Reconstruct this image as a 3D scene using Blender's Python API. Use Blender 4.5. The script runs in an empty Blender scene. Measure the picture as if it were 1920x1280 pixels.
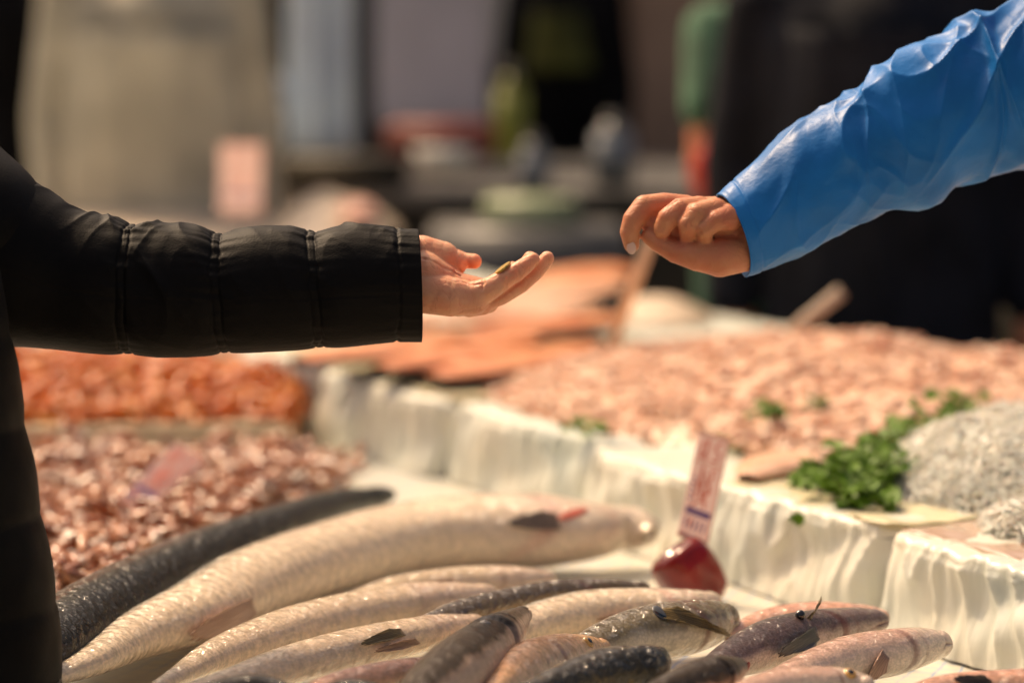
import bpy, bmesh, math, random
import numpy as np
from mathutils import Vector, Matrix, noise
from mathutils.bvhtree import BVHTree
R = math.radians
S = bpy.context.scene
COL = S.collection
random.seed(7)
rng = np.random.default_rng(7)

# ---------------------------------------------------------------- camera, world, sun
CAM = Vector((0, 0, 1.5)); F = 5600.0; PITCH = math.atan(640 / F)
FWD = Vector((0, math.cos(PITCH), -math.sin(PITCH))); UP = Vector((0, math.sin(PITCH), math.cos(PITCH)))
cd = bpy.data.cameras.new('camera'); cam = bpy.data.objects.new('camera', cd); COL.objects.link(cam)
cam.location = CAM; cam.rotation_euler = (R(90) - PITCH, 0, 0)
cd.sensor_width = 36; cd.lens = 105; cd.clip_end = 200; cd.clip_start = 0.1
FOCUS = 2.90
cd.dof.use_dof = True; cd.dof.focus_distance = FOCUS; cd.dof.aperture_fstop = 2.2
S.camera = cam
S.view_settings.view_transform = 'Standard'; S.view_settings.look = 'None'
S.view_settings.exposure = 0.12; S.view_settings.gamma = 1
S.view_settings.use_white_balance = True; S.view_settings.white_balance_temperature = 7700; S.view_settings.white_balance_tint = 14
SUN_EL, SUN_AZ = R(53), R(-40)          # azimuth from +Y (north) towards +X
w = bpy.data.worlds.new('World'); S.world = w; w.use_nodes = True
nt = w.node_tree; bg = nt.nodes['Background']
sk = nt.nodes.new('ShaderNodeTexSky'); sk.sky_type = 'NISHITA'; sk.sun_disc = False
sk.sun_elevation = SUN_EL; sk.sun_rotation = SUN_AZ; sk.dust_density = 10; sk.ozone_density = 0.0; sk.air_density = 0.7
nt.links.new(sk.outputs[0], bg.inputs[0]); bg.inputs[1].default_value = 0.13
sd = bpy.data.lights.new('sun', 'SUN'); sun = bpy.data.objects.new('sun', sd); COL.objects.link(sun)
sd.energy = 3.1; sd.angle = R(4.0); sd.color = (1.0, 0.80, 0.56)
sdir = Vector((math.sin(SUN_AZ) * math.cos(SUN_EL), math.cos(SUN_AZ) * math.cos(SUN_EL), math.sin(SUN_EL)))
sun.rotation_euler = sdir.to_track_quat('Z', 'Y').to_euler(); sun.location = (0, 0, 6)

# ---------------------------------------------------------------- helpers
def ray(px, py):
    return (FWD + Vector(((px - 960) / F, 0, 0)) + UP * ((640 - py) / F))
def P(px, py, Y):
    r = ray(px, py); return CAM + r * (Y / r.y)
def G(px, py, z):
    r = ray(px, py); return CAM + r * ((z - CAM.z) / r.z)
TZ = 0.81                                 # table top height
_a = G(1920, 1245, TZ); _b = G(600, 825, TZ)
LO = Vector((_a.x, _a.y, 0)); LD = (Vector((_b.x, _b.y, 0)) - LO).normalized(); LN = Vector((LD.y, -LD.x, 0))
def W(s, p, z):
    v = LO + LD * s + LN * p; return Vector((v.x, v.y, z))
LANG = math.atan2(LD.y, LD.x)

def link(o, parent=None):
    COL.objects.link(o)
    if parent is not None: o.parent = parent; o.matrix_parent_inverse = Matrix.Translation(-parent.location)
    return o
def tag(o, label=None, cat=None, group=None, kind=None):
    if label: o['label'] = label
    if cat: o['category'] = cat
    if group: o['group'] = group
    if kind: o['kind'] = kind
    return o
def thing(name, label, cat, loc=(0, 0, 0), group=None):
    o = bpy.data.objects.new(name, None); o.location = loc; o.empty_display_size = 0.05; COL.objects.link(o)
    return tag(o, label, cat, group)
def mesh_obj(name, verts, faces, mat, parent=None, smooth=True, uv=None, attrs=None, mats=None, midx=None):
    me = bpy.data.meshes.new(name)
    me.from_pydata([tuple(v) for v in verts], [], [tuple(int(i) for i in f) for f in faces]); me.update()
    if smooth: me.polygons.foreach_set('use_smooth', [True] * len(me.polygons))
    for m in (mats if mats else [mat]): me.materials.append(m)
    if midx is not None: me.polygons.foreach_set('material_index', [int(i) for i in midx])
    if uv is not None:
        l = me.uv_layers.new(name='UVMap'); vi = np.empty(len(me.loops), dtype=np.int32); me.loops.foreach_get('vertex_index', vi)
        l.data.foreach_set('uv', np.asarray(uv, dtype=np.float32)[vi].ravel())
    if attrs:
        for k, a in attrs.items():
            t = me.attributes.new(k, 'FLOAT', 'POINT'); t.data.foreach_set('value', np.asarray(a, dtype=np.float32))
    o = bpy.data.objects.new(name, me)
    return link(o, parent)
def bm_obj(name, bm, mat, parent=None, smooth=False, bevel=0):
    if bevel:
        bmesh.ops.bevel(bm, geom=[e for e in bm.edges if e.is_manifold and e.calc_face_angle(0) > 0.6], offset=bevel, segments=2, affect='EDGES')
    me = bpy.data.meshes.new(name); bm.to_mesh(me); bm.free(); me.materials.append(mat)
    if smooth: me.polygons.foreach_set('use_smooth', [True] * len(me.polygons))
    return link(bpy.data.objects.new(name, me), parent)
def add_box(bm, c, size, rotz=0, rot=None):
    m = Matrix.Translation(c) @ (rot if rot is not None else Matrix.Rotation(rotz, 4, 'Z')) @ Matrix.Diagonal((*size, 1))
    return bmesh.ops.create_cube(bm, size=1, matrix=m)
def add_cyl(bm, a, b, r1, r2=None, seg=16):
    a = Vector(a); b = Vector(b); d = b - a
    m = Matrix.Translation((a + b) / 2) @ d.to_track_quat('Z', 'Y').to_matrix().to_4x4()
    return bmesh.ops.create_cone(bm, cap_ends=True, segments=seg, radius1=r1, radius2=r1 if r2 is None else r2, depth=d.length, matrix=m)
def catmull(pts, n):
    pts = np.asarray(pts, float); k = len(pts)
    d = np.r_[0, np.cumsum(np.linalg.norm(np.diff(pts[:, :3], axis=0), axis=1))]
    t = np.linspace(0, d[-1], n); out = np.empty((n, pts.shape[1]))
    m = np.zeros_like(pts)
    for i in range(k):
        a, b = max(i - 1, 0), min(i + 1, k - 1); m[i] = (pts[b] - pts[a]) / (d[b] - d[a])
    for j, x in enumerate(t):
        i = min(max(np.searchsorted(d, x) - 1, 0), k - 2); h = d[i + 1] - d[i]; u = (x - d[i]) / h
        out[j] = (2*u**3 - 3*u*u + 1)*pts[i] + (u**3 - 2*u*u + u)*h*m[i] + (-2*u**3 + 3*u*u)*pts[i+1] + (u**3 - u*u)*h*m[i+1]
    return out, t / d[-1], d[-1]
def ss(a, b, x): 
    t = np.clip((x - a) / (b - a), 0, 1); return t * t * (3 - 2 * t)
def nz(x, y=0, z=0): return noise.noise(Vector((x, y, z)))
def grid_faces(n, m, close=True):
    f = []
    for i in range(n - 1):
        for j in range(m if close else m - 1):
            k = (j + 1) % m
            f.append((i*m + j, (i+1)*m + j, (i+1)*m + k, i*m + k))
    return f

# ---------------------------------------------------------------- materials
def newmat(name):
    m = bpy.data.materials.new(name); m.use_nodes = True
    return m, m.node_tree, m.node_tree.nodes['Principled BSDF']
def mat(name, col, rough=0.5, var=0.12, scale=8, bump=0.0, bscale=60, metal=0, spec=0.5, coat=0, sss=0, col2=None, trans=0, detail=4, sheen=0):
    m, t, b = newmat(name); N = t.nodes; L = t.links
    tc = N.new('ShaderNodeTexCoord'); no = N.new('ShaderNodeTexNoise'); no.inputs['Scale'].default_value = scale; no.inputs['Detail'].default_value = detail
    L.new(tc.outputs['Object'], no.inputs['Vector'])
    mx = N.new('ShaderNodeMix'); mx.data_type = 'RGBA'
    c2 = col2 if col2 else tuple(max(0, c * (1 - var * 2)) for c in col)
    mx.inputs['A'].default_value = (*c2, 1); mx.inputs['B'].default_value = (*[min(1, c * (1 + (0 if col2 else var))) for c in col], 1)
    cr = N.new('ShaderNodeMapRange'); cr.inputs[1].default_value = .35; cr.inputs[2].default_value = .65
    L.new(no.outputs['Fac'], cr.inputs[0]); L.new(cr.outputs[0], mx.inputs['Factor']); L.new(mx.outputs['Result'], b.inputs['Base Color'])
    b.inputs['Roughness'].default_value = rough; b.inputs['Metallic'].default_value = metal; b.inputs['Specular IOR Level'].default_value = spec
    b.inputs['Coat Weight'].default_value = coat; b.inputs['Coat Roughness'].default_value = .15
    b.inputs['Transmission Weight'].default_value = trans; b.inputs['Sheen Weight'].default_value = sheen
    if sss:
        b.inputs['Subsurface Weight'].default_value = sss; b.inputs['Subsurface Radius'].default_value = (.012, .005, .003); b.inputs['Subsurface Scale'].default_value = 1
    if bump:
        n2 = N.new('ShaderNodeTexNoise'); n2.inputs['Scale'].default_value = bscale; n2.inputs['Detail'].default_value = 5
        L.new(tc.outputs['Object'], n2.inputs['Vector'])
        bp = N.new('ShaderNodeBump'); bp.inputs['Strength'].default_value = bump; bp.inputs['Distance'].default_value = .004
        L.new(n2.outputs['Fac'], bp.inputs['Height']); L.new(bp.outputs[0], b.inputs['Normal'])
    return m

def fish_mat(name, ramp, head=(.3, .28, .25), headmix=.3, rough=.26, scales=1.0, mott=.5, mscale=16, coat=.5, speck=None, sscale=260, line=(.20, .07, .05), gl_amt=.7, spec=.3):
    """ramp: list of (dorsalness, colour) belly->back, laid round the body"""
    m, t, b = newmat(name); N = t.nodes; L = t.links
    fd = N.new('ShaderNodeAttribute'); fd.attribute_name = 'fd'
    ft = N.new('ShaderNodeAttribute'); ft.attribute_name = 'ft'
    tc = N.new('ShaderNodeTexCoord'); uv = N.new('ShaderNodeUVMap')
    n1 = N.new('ShaderNodeTexNoise'); n1.inputs['Scale'].default_value = mscale; n1.inputs['Detail'].default_value = 6; n1.inputs['Roughness'].default_value = .65
    L.new(tc.outputs['Object'], n1.inputs['Vector'])
    ma = N.new('ShaderNodeMath'); ma.operation = 'MULTIPLY_ADD'; ma.inputs[1].default_value = mott; L.new(n1.outputs['Fac'], ma.inputs[0])
    sb = N.new('ShaderNodeMath'); sb.operation = 'SUBTRACT'; sb.inputs[1].default_value = mott * .5
    L.new(fd.outputs['Fac'], ma.inputs[2]); L.new(ma.outputs[0], sb.inputs[0])
    cr = N.new('ShaderNodeValToRGB'); e = cr.color_ramp.elements
    e[0].position = ramp[0][0]; e[0].color = (*ramp[0][1], 1); e[1].position = ramp[-1][0]; e[1].color = (*ramp[-1][1], 1)
    for p, c in ramp[1:-1]: x = e.new(p); x.color = (*c, 1)
    L.new(sb.outputs[0], cr.inputs[0])
    mh = N.new('ShaderNodeMix'); mh.data_type = 'RGBA'; mh.inputs['B'].default_value = (*head, 1)
    hr = N.new('ShaderNodeMapRange'); hr.inputs[1].default_value = .76; hr.inputs[2].default_value = .84; hr.inputs[4].default_value = headmix
    L.new(ft.outputs['Fac'], hr.inputs[0]); L.new(hr.outputs[0], mh.inputs['Factor']); L.new(cr.outputs[0], mh.inputs['A'])
    # fine scale pattern darkens scale rims
    vo = N.new('ShaderNodeTexVoronoi'); vo.inputs['Scale'].default_value = sscale; L.new(uv.outputs[0], vo.inputs['Vector'])
    vr = N.new('ShaderNodeMapRange'); vr.inputs[1].default_value = .25; vr.inputs[2].default_value = .8; vr.inputs[3].default_value = 1; vr.inputs[4].default_value = 1 - .32 * scales
    L.new(vo.outputs['Distance'], vr.inputs[0])
    n3 = N.new('ShaderNodeTexNoise'); n3.inputs['Scale'].default_value = 120; n3.inputs['Detail'].default_value = 2; L.new(tc.outputs['Object'], n3.inputs['Vector'])
    n3r = N.new('ShaderNodeMapRange'); n3r.inputs[1].default_value = .3; n3r.inputs[2].default_value = .7; n3r.inputs[3].default_value = .82; n3r.inputs[4].default_value = 1.12
    L.new(n3.outputs['Fac'], n3r.inputs[0])
    m2 = N.new('ShaderNodeMath'); m2.operation = 'MULTIPLY'; L.new(vr.outputs[0], m2.inputs[0]); L.new(n3r.outputs[0], m2.inputs[1])
    mu = N.new('ShaderNodeMix'); mu.data_type = 'RGBA'; mu.blend_type = 'MULTIPLY'; mu.inputs['Factor'].default_value = 1
    cc = N.new('ShaderNodeCombineColor'); [L.new(m2.outputs[0], cc.inputs[i]) for i in range(3)]
    L.new(mh.outputs['Result'], mu.inputs['A']); L.new(cc.outputs[0], mu.inputs['B'])
    out = mu.outputs['Result']
    if speck:
        n4 = N.new('ShaderNodeTexNoise'); n4.inputs['Scale'].default_value = 45; n4.inputs['Detail'].default_value = 6; n4.inputs['Roughness'].default_value = .8; L.new(tc.outputs['Object'], n4.inputs['Vector'])
        r4 = N.new('ShaderNodeMapRange'); r4.inputs[1].default_value = .56; r4.inputs[2].default_value = .66; L.new(n4.outputs['Fac'], r4.inputs[0])
        mk = N.new('ShaderNodeMix'); mk.data_type = 'RGBA'; mk.inputs['B'].default_value = (*speck, 1)
        L.new(r4.outputs[0], mk.inputs['Factor']); L.new(out, mk.inputs['A']); out = mk.outputs['Result']
    ga = N.new('ShaderNodeAttribute'); ga.attribute_name = 'gl'; gm = N.new('ShaderNodeMath'); gm.operation = 'MULTIPLY'; gm.inputs[1].default_value = gl_amt; L.new(ga.outputs['Fac'], gm.inputs[0])
    mg = N.new('ShaderNodeMix'); mg.data_type = 'RGBA'; mg.inputs['B'].default_value = (*line, 1); L.new(gm.outputs[0], mg.inputs['Factor']); L.new(out, mg.inputs['A']); out = mg.outputs['Result']
    L.new(out, b.inputs['Base Color'])
    b.inputs['Roughness'].default_value = rough + .06; b.inputs['Coat Weight'].default_value = min(1, coat*1.6); b.inputs['Coat Roughness'].default_value = .08; b.inputs['Coat IOR'].default_value = 1.55
    b.inputs['Specular IOR Level'].default_value = spec
    b.inputs['Subsurface Weight'].default_value = .08; b.inputs['Subsurface Radius'].default_value = (.01, .005, .003); b.inputs['Subsurface Scale'].default_value = .6
    ad = N.new('ShaderNodeMath'); ad.operation = 'MULTIPLY_ADD'; ad.inputs[1].default_value = .25; L.new(n3.outputs['Fac'], ad.inputs[0]); L.new(vo.outputs['Distance'], ad.inputs[2])
    bp = N.new('ShaderNodeBump'); bp.inputs['Strength'].default_value = .18; bp.inputs['Distance'].default_value = .002; bp.invert = True
    L.new(ad.outputs[0], bp.inputs['Height']); L.new(bp.outputs[0], b.inputs['Normal'])
    nw = N.new('ShaderNodeTexNoise'); nw.inputs['Scale'].default_value = 75; nw.inputs['Detail'].default_value = 3; L.new(tc.outputs['Object'], nw.inputs['Vector'])
    b2 = N.new('ShaderNodeBump'); b2.inputs['Strength'].default_value = 1.0; b2.inputs['Distance'].default_value = .013; L.new(nw.outputs['Fac'], b2.inputs['Height']); L.new(b2.outputs[0], b.inputs['Coat Normal'])
    return m

M = {}
M['paving'] = mat('paving', (.13, .12, .11), .7, .2, 3, .3, 30)
M['skin_warm'] = None
def skin(name, col, pink):
    m, t, b = newmat(name); N = t.nodes; L = t.links
    tc = N.new('ShaderNodeTexCoord')
    n = N.new('ShaderNodeTexNoise'); n.inputs['Scale'].default_value = 45; n.inputs['Detail'].default_value = 4; L.new(tc.outputs['Object'], n.inputs['Vector'])
    r = N.new('ShaderNodeMapRange'); r.inputs[1].default_value = .35; r.inputs[2].default_value = .7; L.new(n.outputs['Fac'], r.inputs[0])
    mx = N.new('ShaderNodeMix'); mx.data_type = 'RGBA'; mx.inputs['A'].default_value = (*col, 1); mx.inputs['B'].default_value = (*pink, 1)
    L.new(r.outputs[0], mx.inputs['Factor']); L.new(mx.outputs['Result'], b.inputs['Base Color'])
    b.inputs['Roughness'].default_value = .46; b.inputs['Specular IOR Level'].default_value = .35
    b.inputs['Subsurface Weight'].default_value = .35; b.inputs['Subsurface Radius'].default_value = (.010, .0035, .0018); b.inputs['Subsurface Scale'].default_value = 1
    v = N.new('ShaderNodeTexVoronoi'); v.feature = 'DISTANCE_TO_EDGE'; v.inputs['Scale'].default_value = 95
    nd = N.new('ShaderNodeTexNoise'); nd.inputs['Scale'].default_value = 30; L.new(tc.outputs['Object'], nd.inputs['Vector'])
    ms = N.new('ShaderNodeVectorMath'); ms.operation = 'MULTIPLY_ADD'; ms.inputs[1].default_value = (.03, .03, .03); L.new(nd.outputs['Color'], ms.inputs[0]); L.new(tc.outputs['Object'], ms.inputs[2]); L.new(ms.outputs[0], v.inputs['Vector'])
    vr = N.new('ShaderNodeMapRange'); vr.inputs[1].default_value = 0; vr.inputs[2].default_value = .09; L.new(v.outputs['Distance'], vr.inputs[0])
    n2 = N.new('ShaderNodeTexNoise'); n2.inputs['Scale'].default_value = 160; n2.inputs['Detail'].default_value = 5; L.new(tc.outputs['Object'], n2.inputs['Vector'])
    ad = N.new('ShaderNodeMath'); ad.operation = 'MULTIPLY_ADD'; ad.inputs[1].default_value = .5; L.new(vr.outputs[0], ad.inputs[0]); L.new(n2.outputs['Fac'], ad.inputs[2])
    bp = N.new('ShaderNodeBump'); bp.inputs['Strength'].default_value = .5; bp.inputs['Distance'].default_value = .001; L.new(ad.outputs[0], bp.inputs['Height']); L.new(bp.outputs[0], b.inputs['Normal'])
    return m
M['skin_pale'] = skin('pale_skin', (.80, .41, .25), (.78, .31, .18))
M['skin_tan'] = skin('tanned_skin', (.64, .28, .145), (.60, .20, .11))
M['nail'] = mat('nail', (.82, .55, .45), .25, .03, 30, coat=.3)
M['black_nylon'] = mat('black_nylon', (.0035, .003, .0028), .56, .15, 14, .12, 500, spec=.13)
M['black_trim'] = mat('black_lining', (.008, .008, .009), .6, .1, 14)
M['blue_nylon'] = mat('blue_nylon', (.001, .165, .50), .42, .10, 12, .15, 150, spec=.24)
M['hair'] = mat('dark_hair', (.03, .02, .014), .45, .3, 60, .6, 200)
M['navy'] = mat('navy_canvas', (.012, .014, .020), .85, .2, 9, .2, 200, spec=.15)
M['black_cloth'] = mat('black_cloth', (.007, .007, .008), .9, .2, 9, .2, 200, spec=.1)
M['green_knit'] = mat('green_knit', (.06, .16, .095), .85, .2, 12, .4, 200)
M['cream_coat'] = mat('cream_coat', (.54, .50, .39), .8, .14, 5, .3, 60)
M['olive'] = mat('olive_cloth', (.09, .10, .015), .8, .2, 9)
M['film'] = None

def film_mat():
    m, t, b = newmat('white_film'); N = t.nodes; L = t.links
    tc = N.new('ShaderNodeTexCoord'); uv = N.new('ShaderNodeUVMap')
    mp = N.new('ShaderNodeMapping'); mp.inputs['Scale'].default_value = (34, 3.2, 1); L.new(uv.outputs[0], mp.inputs[0])
    n = N.new('ShaderNodeTexNoise'); n.inputs['Scale'].default_value = 1.4; n.inputs['Detail'].default_value = 5; n.inputs['Distortion'].default_value = 1.0; L.new(mp.outputs[0], n.inputs['Vector'])
    n2 = N.new('ShaderNodeTexNoise'); n2.inputs['Scale'].default_value = 7; n2.inputs['Detail'].default_value = 3; L.new(tc.outputs['Object'], n2.inputs['Vector'])
    mx = N.new('ShaderNodeMix'); mx.data_type = 'RGBA'; mx.inputs['A'].default_value = (.64, .69, .63, 1); mx.inputs['B'].default_value = (.76, .74, .63, 1)
    r = N.new('ShaderNodeMapRange'); r.inputs[1].default_value = .35; r.inputs[2].default_value = .65; L.new(n2.outputs['Fac'], r.inputs[0]); L.new(r.outputs[0], mx.inputs['Factor']); L.new(mx.outputs['Result'], b.inputs['Base Color'])
    b.inputs['Roughness'].default_value = .3; b.inputs['Subsurface Weight'].default_value = .3; b.inputs['Subsurface Radius'].default_value = (.02, .02, .018); b.inputs['Subsurface Scale'].default_value = 1
    bp = N.new('ShaderNodeBump'); bp.inputs['Strength'].default_value = .5; bp.inputs['Distance'].default_value = .004; L.new(n.outputs['Fac'], bp.inputs['Height']); L.new(bp.outputs[0], b.inputs['Normal'])
    return m
M['film'] = film_mat()
M['foam'] = mat('white_foam', (.80, .80, .76), .6, .05, 12, .2, 120)
M['ice_sheet'] = mat('cream_sheet', (.68, .58, .38), .35, .08, 6, .3, 30, sss=.2)
M['plastic_sheet'] = mat('pinkish_wet_film', (.58, .42, .33), .15, .12, 12, .45, 55, coat=.6, col2=(.50, .34, .25))
M['squid'] = mat('pink_squid', (.74, .49, .35), .42, .12, 22, .2, 90, coat=.12, sss=.25, col2=(.68, .39, .26))
M['squid2'] = mat('pale_squid', (.70, .50, .38), .42, .12, 22, .2, 90, coat=.12, sss=.25, col2=(.62, .38, .27))
M['prawn'] = mat('orange_prawn', (.70, .20, .015), .32, .12, 30, .2, 90, coat=.25, sss=.15, col2=(.52, .10, .008))
M['prawn2'] = mat('peach_prawn', (.80, .36, .09), .32, .12, 30, .2, 90, coat=.25, sss=.15, col2=(.72, .20, .06))
M['oct'] = mat('red_brown_octopus', (.46, .14, .045), .26, .12, 30, .2, 90, coat=.7, col2=(.20, .06, .025))
M['oct2'] = mat('pink_cuttlefish', (.64, .29, .13), .26, .12, 30, .2, 90, coat=.7, col2=(.50, .20, .10))
M['oct3'] = mat('pale_cuttlefish', (.70, .60, .50), .22, .12, 30, .2, 90, coat=.7, col2=(.55, .36, .28))
M['whitebait'] = mat('whitebait', (.74, .72, .64), .4, .04, 40, coat=.1, sss=.3, col2=(.60, .59, .53))
M['salmon'] = mat('salmon_flesh', (.82, .38, .19), .35, .1, 16, .2, 60, coat=.2, sss=.2, col2=(.58, .17, .06))
M['peach'] = mat('peach_flesh', (.84, .56, .40), .35, .1, 10, .2, 60, coat=.2, sss=.2, col2=(.70, .34, .20))
M['fish_skin'] = mat('dark_fish_skin', (.05, .05, .05), .25, .2, 30, coat=.5)
M['wood'] = mat('pale_wood', (.64, .50, .37), .55, .12, 20, .2, 80)
M['pepper'] = mat('red_pepper_skin', (.27, .007, .004), .18, .1, 18, coat=.45, col2=(.12, .004, .004), spec=.3)
M['card'] = mat('pink_card', (.90, .76, .74), .5, .03, 14)
_t = M['card'].node_tree; _tr = _t.nodes.new('ShaderNodeBsdfTranslucent'); _tr.inputs[0].default_value = (.95, .78, .74, 1); _mx = _t.nodes.new('ShaderNodeMixShader'); _mx.inputs[0].default_value = .6
_t.links.new(_t.nodes['Principled BSDF'].outputs[0], _mx.inputs[1]); _t.links.new(_tr.outputs[0], _mx.inputs[2]); _t.links.new(_mx.outputs[0], _t.nodes['Material Output'].inputs[0])
M['card_border'] = mat('card_red_border', (.82, .42, .32), .5, .05, 14)
M['ink_red'] = mat('red_marker', (.82, .20, .13), .5, .05, 14)
M['ink_violet'] = mat('violet_ink', (.22, .13, .32), .5, .05, 14)
M['parsley'] = mat('parsley_leaf', (.065, .17, .005), .5, .3, 60, .2, 120, spec=.3, sss=0, col2=(.13, .26, .012))
M['stem'] = mat('parsley_stem', (.16, .24, .04), .45, .1, 40)

# ---------------------------------------------------------------- the setting
bm = bmesh.new(); bmesh.ops.create_grid(bm, x_segments=2, y_segments=2, size=40)
g = bm_obj('ground', bm, M['paving']); g.location = (0, 20, 0); g['kind'] = 'structure'

# ---------------------------------------------------------------- display table and cloth
def cloth_mat():
    m, t, b = newmat('check_cloth'); N = t.nodes; L = t.links
    tc = N.new('ShaderNodeTexCoord'); n = N.new('ShaderNodeTexNoise'); n.inputs['Scale'].default_value = 14; n.inputs['Detail'].default_value = 3; L.new(tc.outputs['Object'], n.inputs['Vector'])
    va = N.new('ShaderNodeVectorMath'); va.operation = 'MULTIPLY_ADD'; va.inputs[1].default_value = (.02, .02, 0); L.new(n.outputs['Color'], va.inputs[0]); L.new(tc.outputs['Object'], va.inputs[2])
    mp = N.new('ShaderNodeMapping'); mp.inputs['Rotation'].default_value = (0, 0, R(20)); mp.inputs['Scale'].default_value = (42, 42, 42); L.new(va.outputs[0], mp.inputs[0])
    sp = N.new('ShaderNodeSeparateXYZ'); L.new(mp.outputs[0], sp.inputs[0]); acc = None
    for i in (0, 1):
        fr = N.new('ShaderNodeMath'); fr.operation = 'FRACT'; L.new(sp.outputs[i], fr.inputs[0])
        lt = N.new('ShaderNodeMath'); lt.operation = 'LESS_THAN'; lt.inputs[1].default_value = .10; L.new(fr.outputs[0], lt.inputs[0])
        if acc is None: acc = lt
        else:
            a = N.new('ShaderNodeMath'); a.operation = 'MAXIMUM'; L.new(acc.outputs[0], a.inputs[0]); L.new(lt.outputs[0], a.inputs[1]); acc = a
    n5 = N.new('ShaderNodeTexNoise'); n5.inputs['Scale'].default_value = 9; L.new(tc.outputs['Object'], n5.inputs['Vector'])
    r5 = N.new('ShaderNodeMapRange'); r5.inputs[1].default_value = .4; r5.inputs[2].default_value = .62; r5.inputs[3].default_value = .15; r5.inputs[4].default_value = .85; L.new(n5.outputs['Fac'], r5.inputs[0])
    mm = N.new('ShaderNodeMath'); mm.operation = 'MULTIPLY'; L.new(acc.outputs[0], mm.inputs[0]); L.new(r5.outputs[0], mm.inputs[1])
    mx = N.new('ShaderNodeMix'); mx.data_type = 'RGBA'; mx.inputs['A'].default_value = (.62, .60, .50, 1); mx.inputs['B'].default_value = (.10, .26, .55, 1)
    L.new(mm.outputs[0], mx.inputs['Factor']); L.new(mx.outputs['Result'], b.inputs['Base Color']); b.inputs['Roughness'].default_value = .35
    bp = N.new('ShaderNodeBump'); bp.inputs['Strength'].default_value = .5; bp.inputs['Distance'].default_value = .006; L.new(n.outputs['Fac'], bp.inputs['Height']); L.new(bp.outputs[0], b.inputs['Normal'])
    return m
tb = thing('display_table', 'long market table under a blue checked plastic cloth carrying the fish', 'table', tuple(W(1.5, 0, 0)))
bm = bmesh.new(); add_box(bm, W(2.1, .03, TZ - .024), (6.4, 2.02, .04), LANG); bm_obj('tabletop', bm, M['wood'], tb, bevel=.004)
ns, npp = 160, 60; vs = []
for i in range(ns):
    for j in range(npp):
        s = -1.12 + 6.44 * i / (ns - 1); p = -.99 + 2.04 * j / (npp - 1)
        vs.append(W(s, p, TZ + .001 + .0035 * nz(s * 6, p * 6)))
mesh_obj('tablecloth', vs, grid_faces(ns, npp, False), cloth_mat(), tb)
bm = bmesh.new(); add_box(bm, W(2.1, -.99, TZ - .33), (6.4, .006, .6), LANG); bm_obj('skirt', bm, M['foam'], tb)
for s in (-.9, 1.1, 3.1, 5.0):
    for p in (-.85, .9):
        bm = bmesh.new(); add_cyl(bm, W(s, p, 0), W(s, p, TZ - .05), .025); bm_obj('leg', bm, M['fish_skin'], tb, True)

# ---------------------------------------------------------------- foam crates wrapped in film
CT = .112                                     # crate height
def crate(s0, s1, h, seed, p0=0.0, label='', dep=.96):
    o = thing('foam_crate', label, 'crate', tuple(W((s0 + s1) / 2, .4, TZ)), 'white film wrapped crates in a row')
    bm = bmesh.new(); add_box(bm, W((s0 + s1) / 2, p0 + dep / 2 + .03, TZ + h / 2 - .008), (s1 - s0 - .04, dep - .08, h - .03), LANG)
    bm_obj('foam_box', bm, M['foam'], o, bevel=.006)
    # film: profile from bottom front up over the lip and back
    prof = []
    for k in range(30): prof.append((0.0 - .018 * (1 - k / 29), .004 + (h - .012) * k / 29, k / 29))
    for k in range(1, 9):
        a = k / 8 * math.pi / 2; prof.append((.010 - .010 * math.cos(a), h - .008 + .010 * math.sin(a), 1))
    for k in range(1, 26): prof.append((.010 + (dep - .01) * k / 25, h + .002, 1.0))
    n = int((s1 - s0) / .0035); vs = []; uv = []
    for i in range(n):
        u = i / (n - 1); s = s0 + (s1 - s0) * u
        e = min(u, 1 - u) * (s1 - s0)
        for k, (pp, zz, q) in enumerate(prof):
            top = k >= 38
            fold = (1 - abs(nz(s * 26 + seed * 7, zz * 9, seed))) ** 6 * .5 + nz(s * 60, zz * 14, seed) * .3
            big = nz(s * 7 + zz * 16, zz * 5, seed * 3.1)
            amp = .020 if not top else .0
            d = fold * amp + big * (.018 if not top else 0)
            d *= (.35 + .65 * q) if q < 1 else .55
            dz = 0
            if not top:
                pz = -d - .004 * math.exp(-(e / .02) ** 2) * -4
            else:
                pz = 0
            if top: dz = .005 * nz(s * 18, pp * 18, seed) + .002 * nz(s * 60, pp * 60, seed)
            elif q == 1: dz = .006 * nz(s * 30, seed) + .003*nz(s*90, seed)
            rnd = math.exp(-(e / .012) ** 2)
            vs.append(W(s, p0 + pp + pz + rnd * .012, TZ + zz + dz - rnd * (.012 if q == 1 else 0)))
            uv.append((s, zz + pp))
    mesh_obj('plastic_film', vs, [f[::-1] for f in grid_faces(n, len(prof), False)], M['film'], o, uv=uv)
    return o
CR = [(-.62, .205, CT, 1, -.045, 'nearest white wrapped crate at the right edge, lower than the rest'),
      (.212, .885, CT, 2, -.035, 'white wrapped crate with parsley and whitebait on its corner behind the sign'),
      (.892, 1.36, CT, 3, .01, 'white wrapped crate left of the price card, under the squid heap'),
      (1.368, 1.80, CT, 4, -.005, 'white wrapped crate holding the near ends of the salmon fillets'),
      (1.808, 2.27, CT * 1.02, 5, .008, 'white wrapped crate seen under the black cuff'),
      (2.278, 2.75, CT, 6, 0, 'blurred white crate below the quilted sleeve'),
      (2.758, 3.3, CT, 7, .01, 'blurred pale crate behind the quilted sleeve'),
      (3.308, 4.0, CT, 8, 0, 'farthest pale crate near the pale coated seller')]
for c in CR: crate(*c)
ZC = TZ + CT + .003

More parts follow.
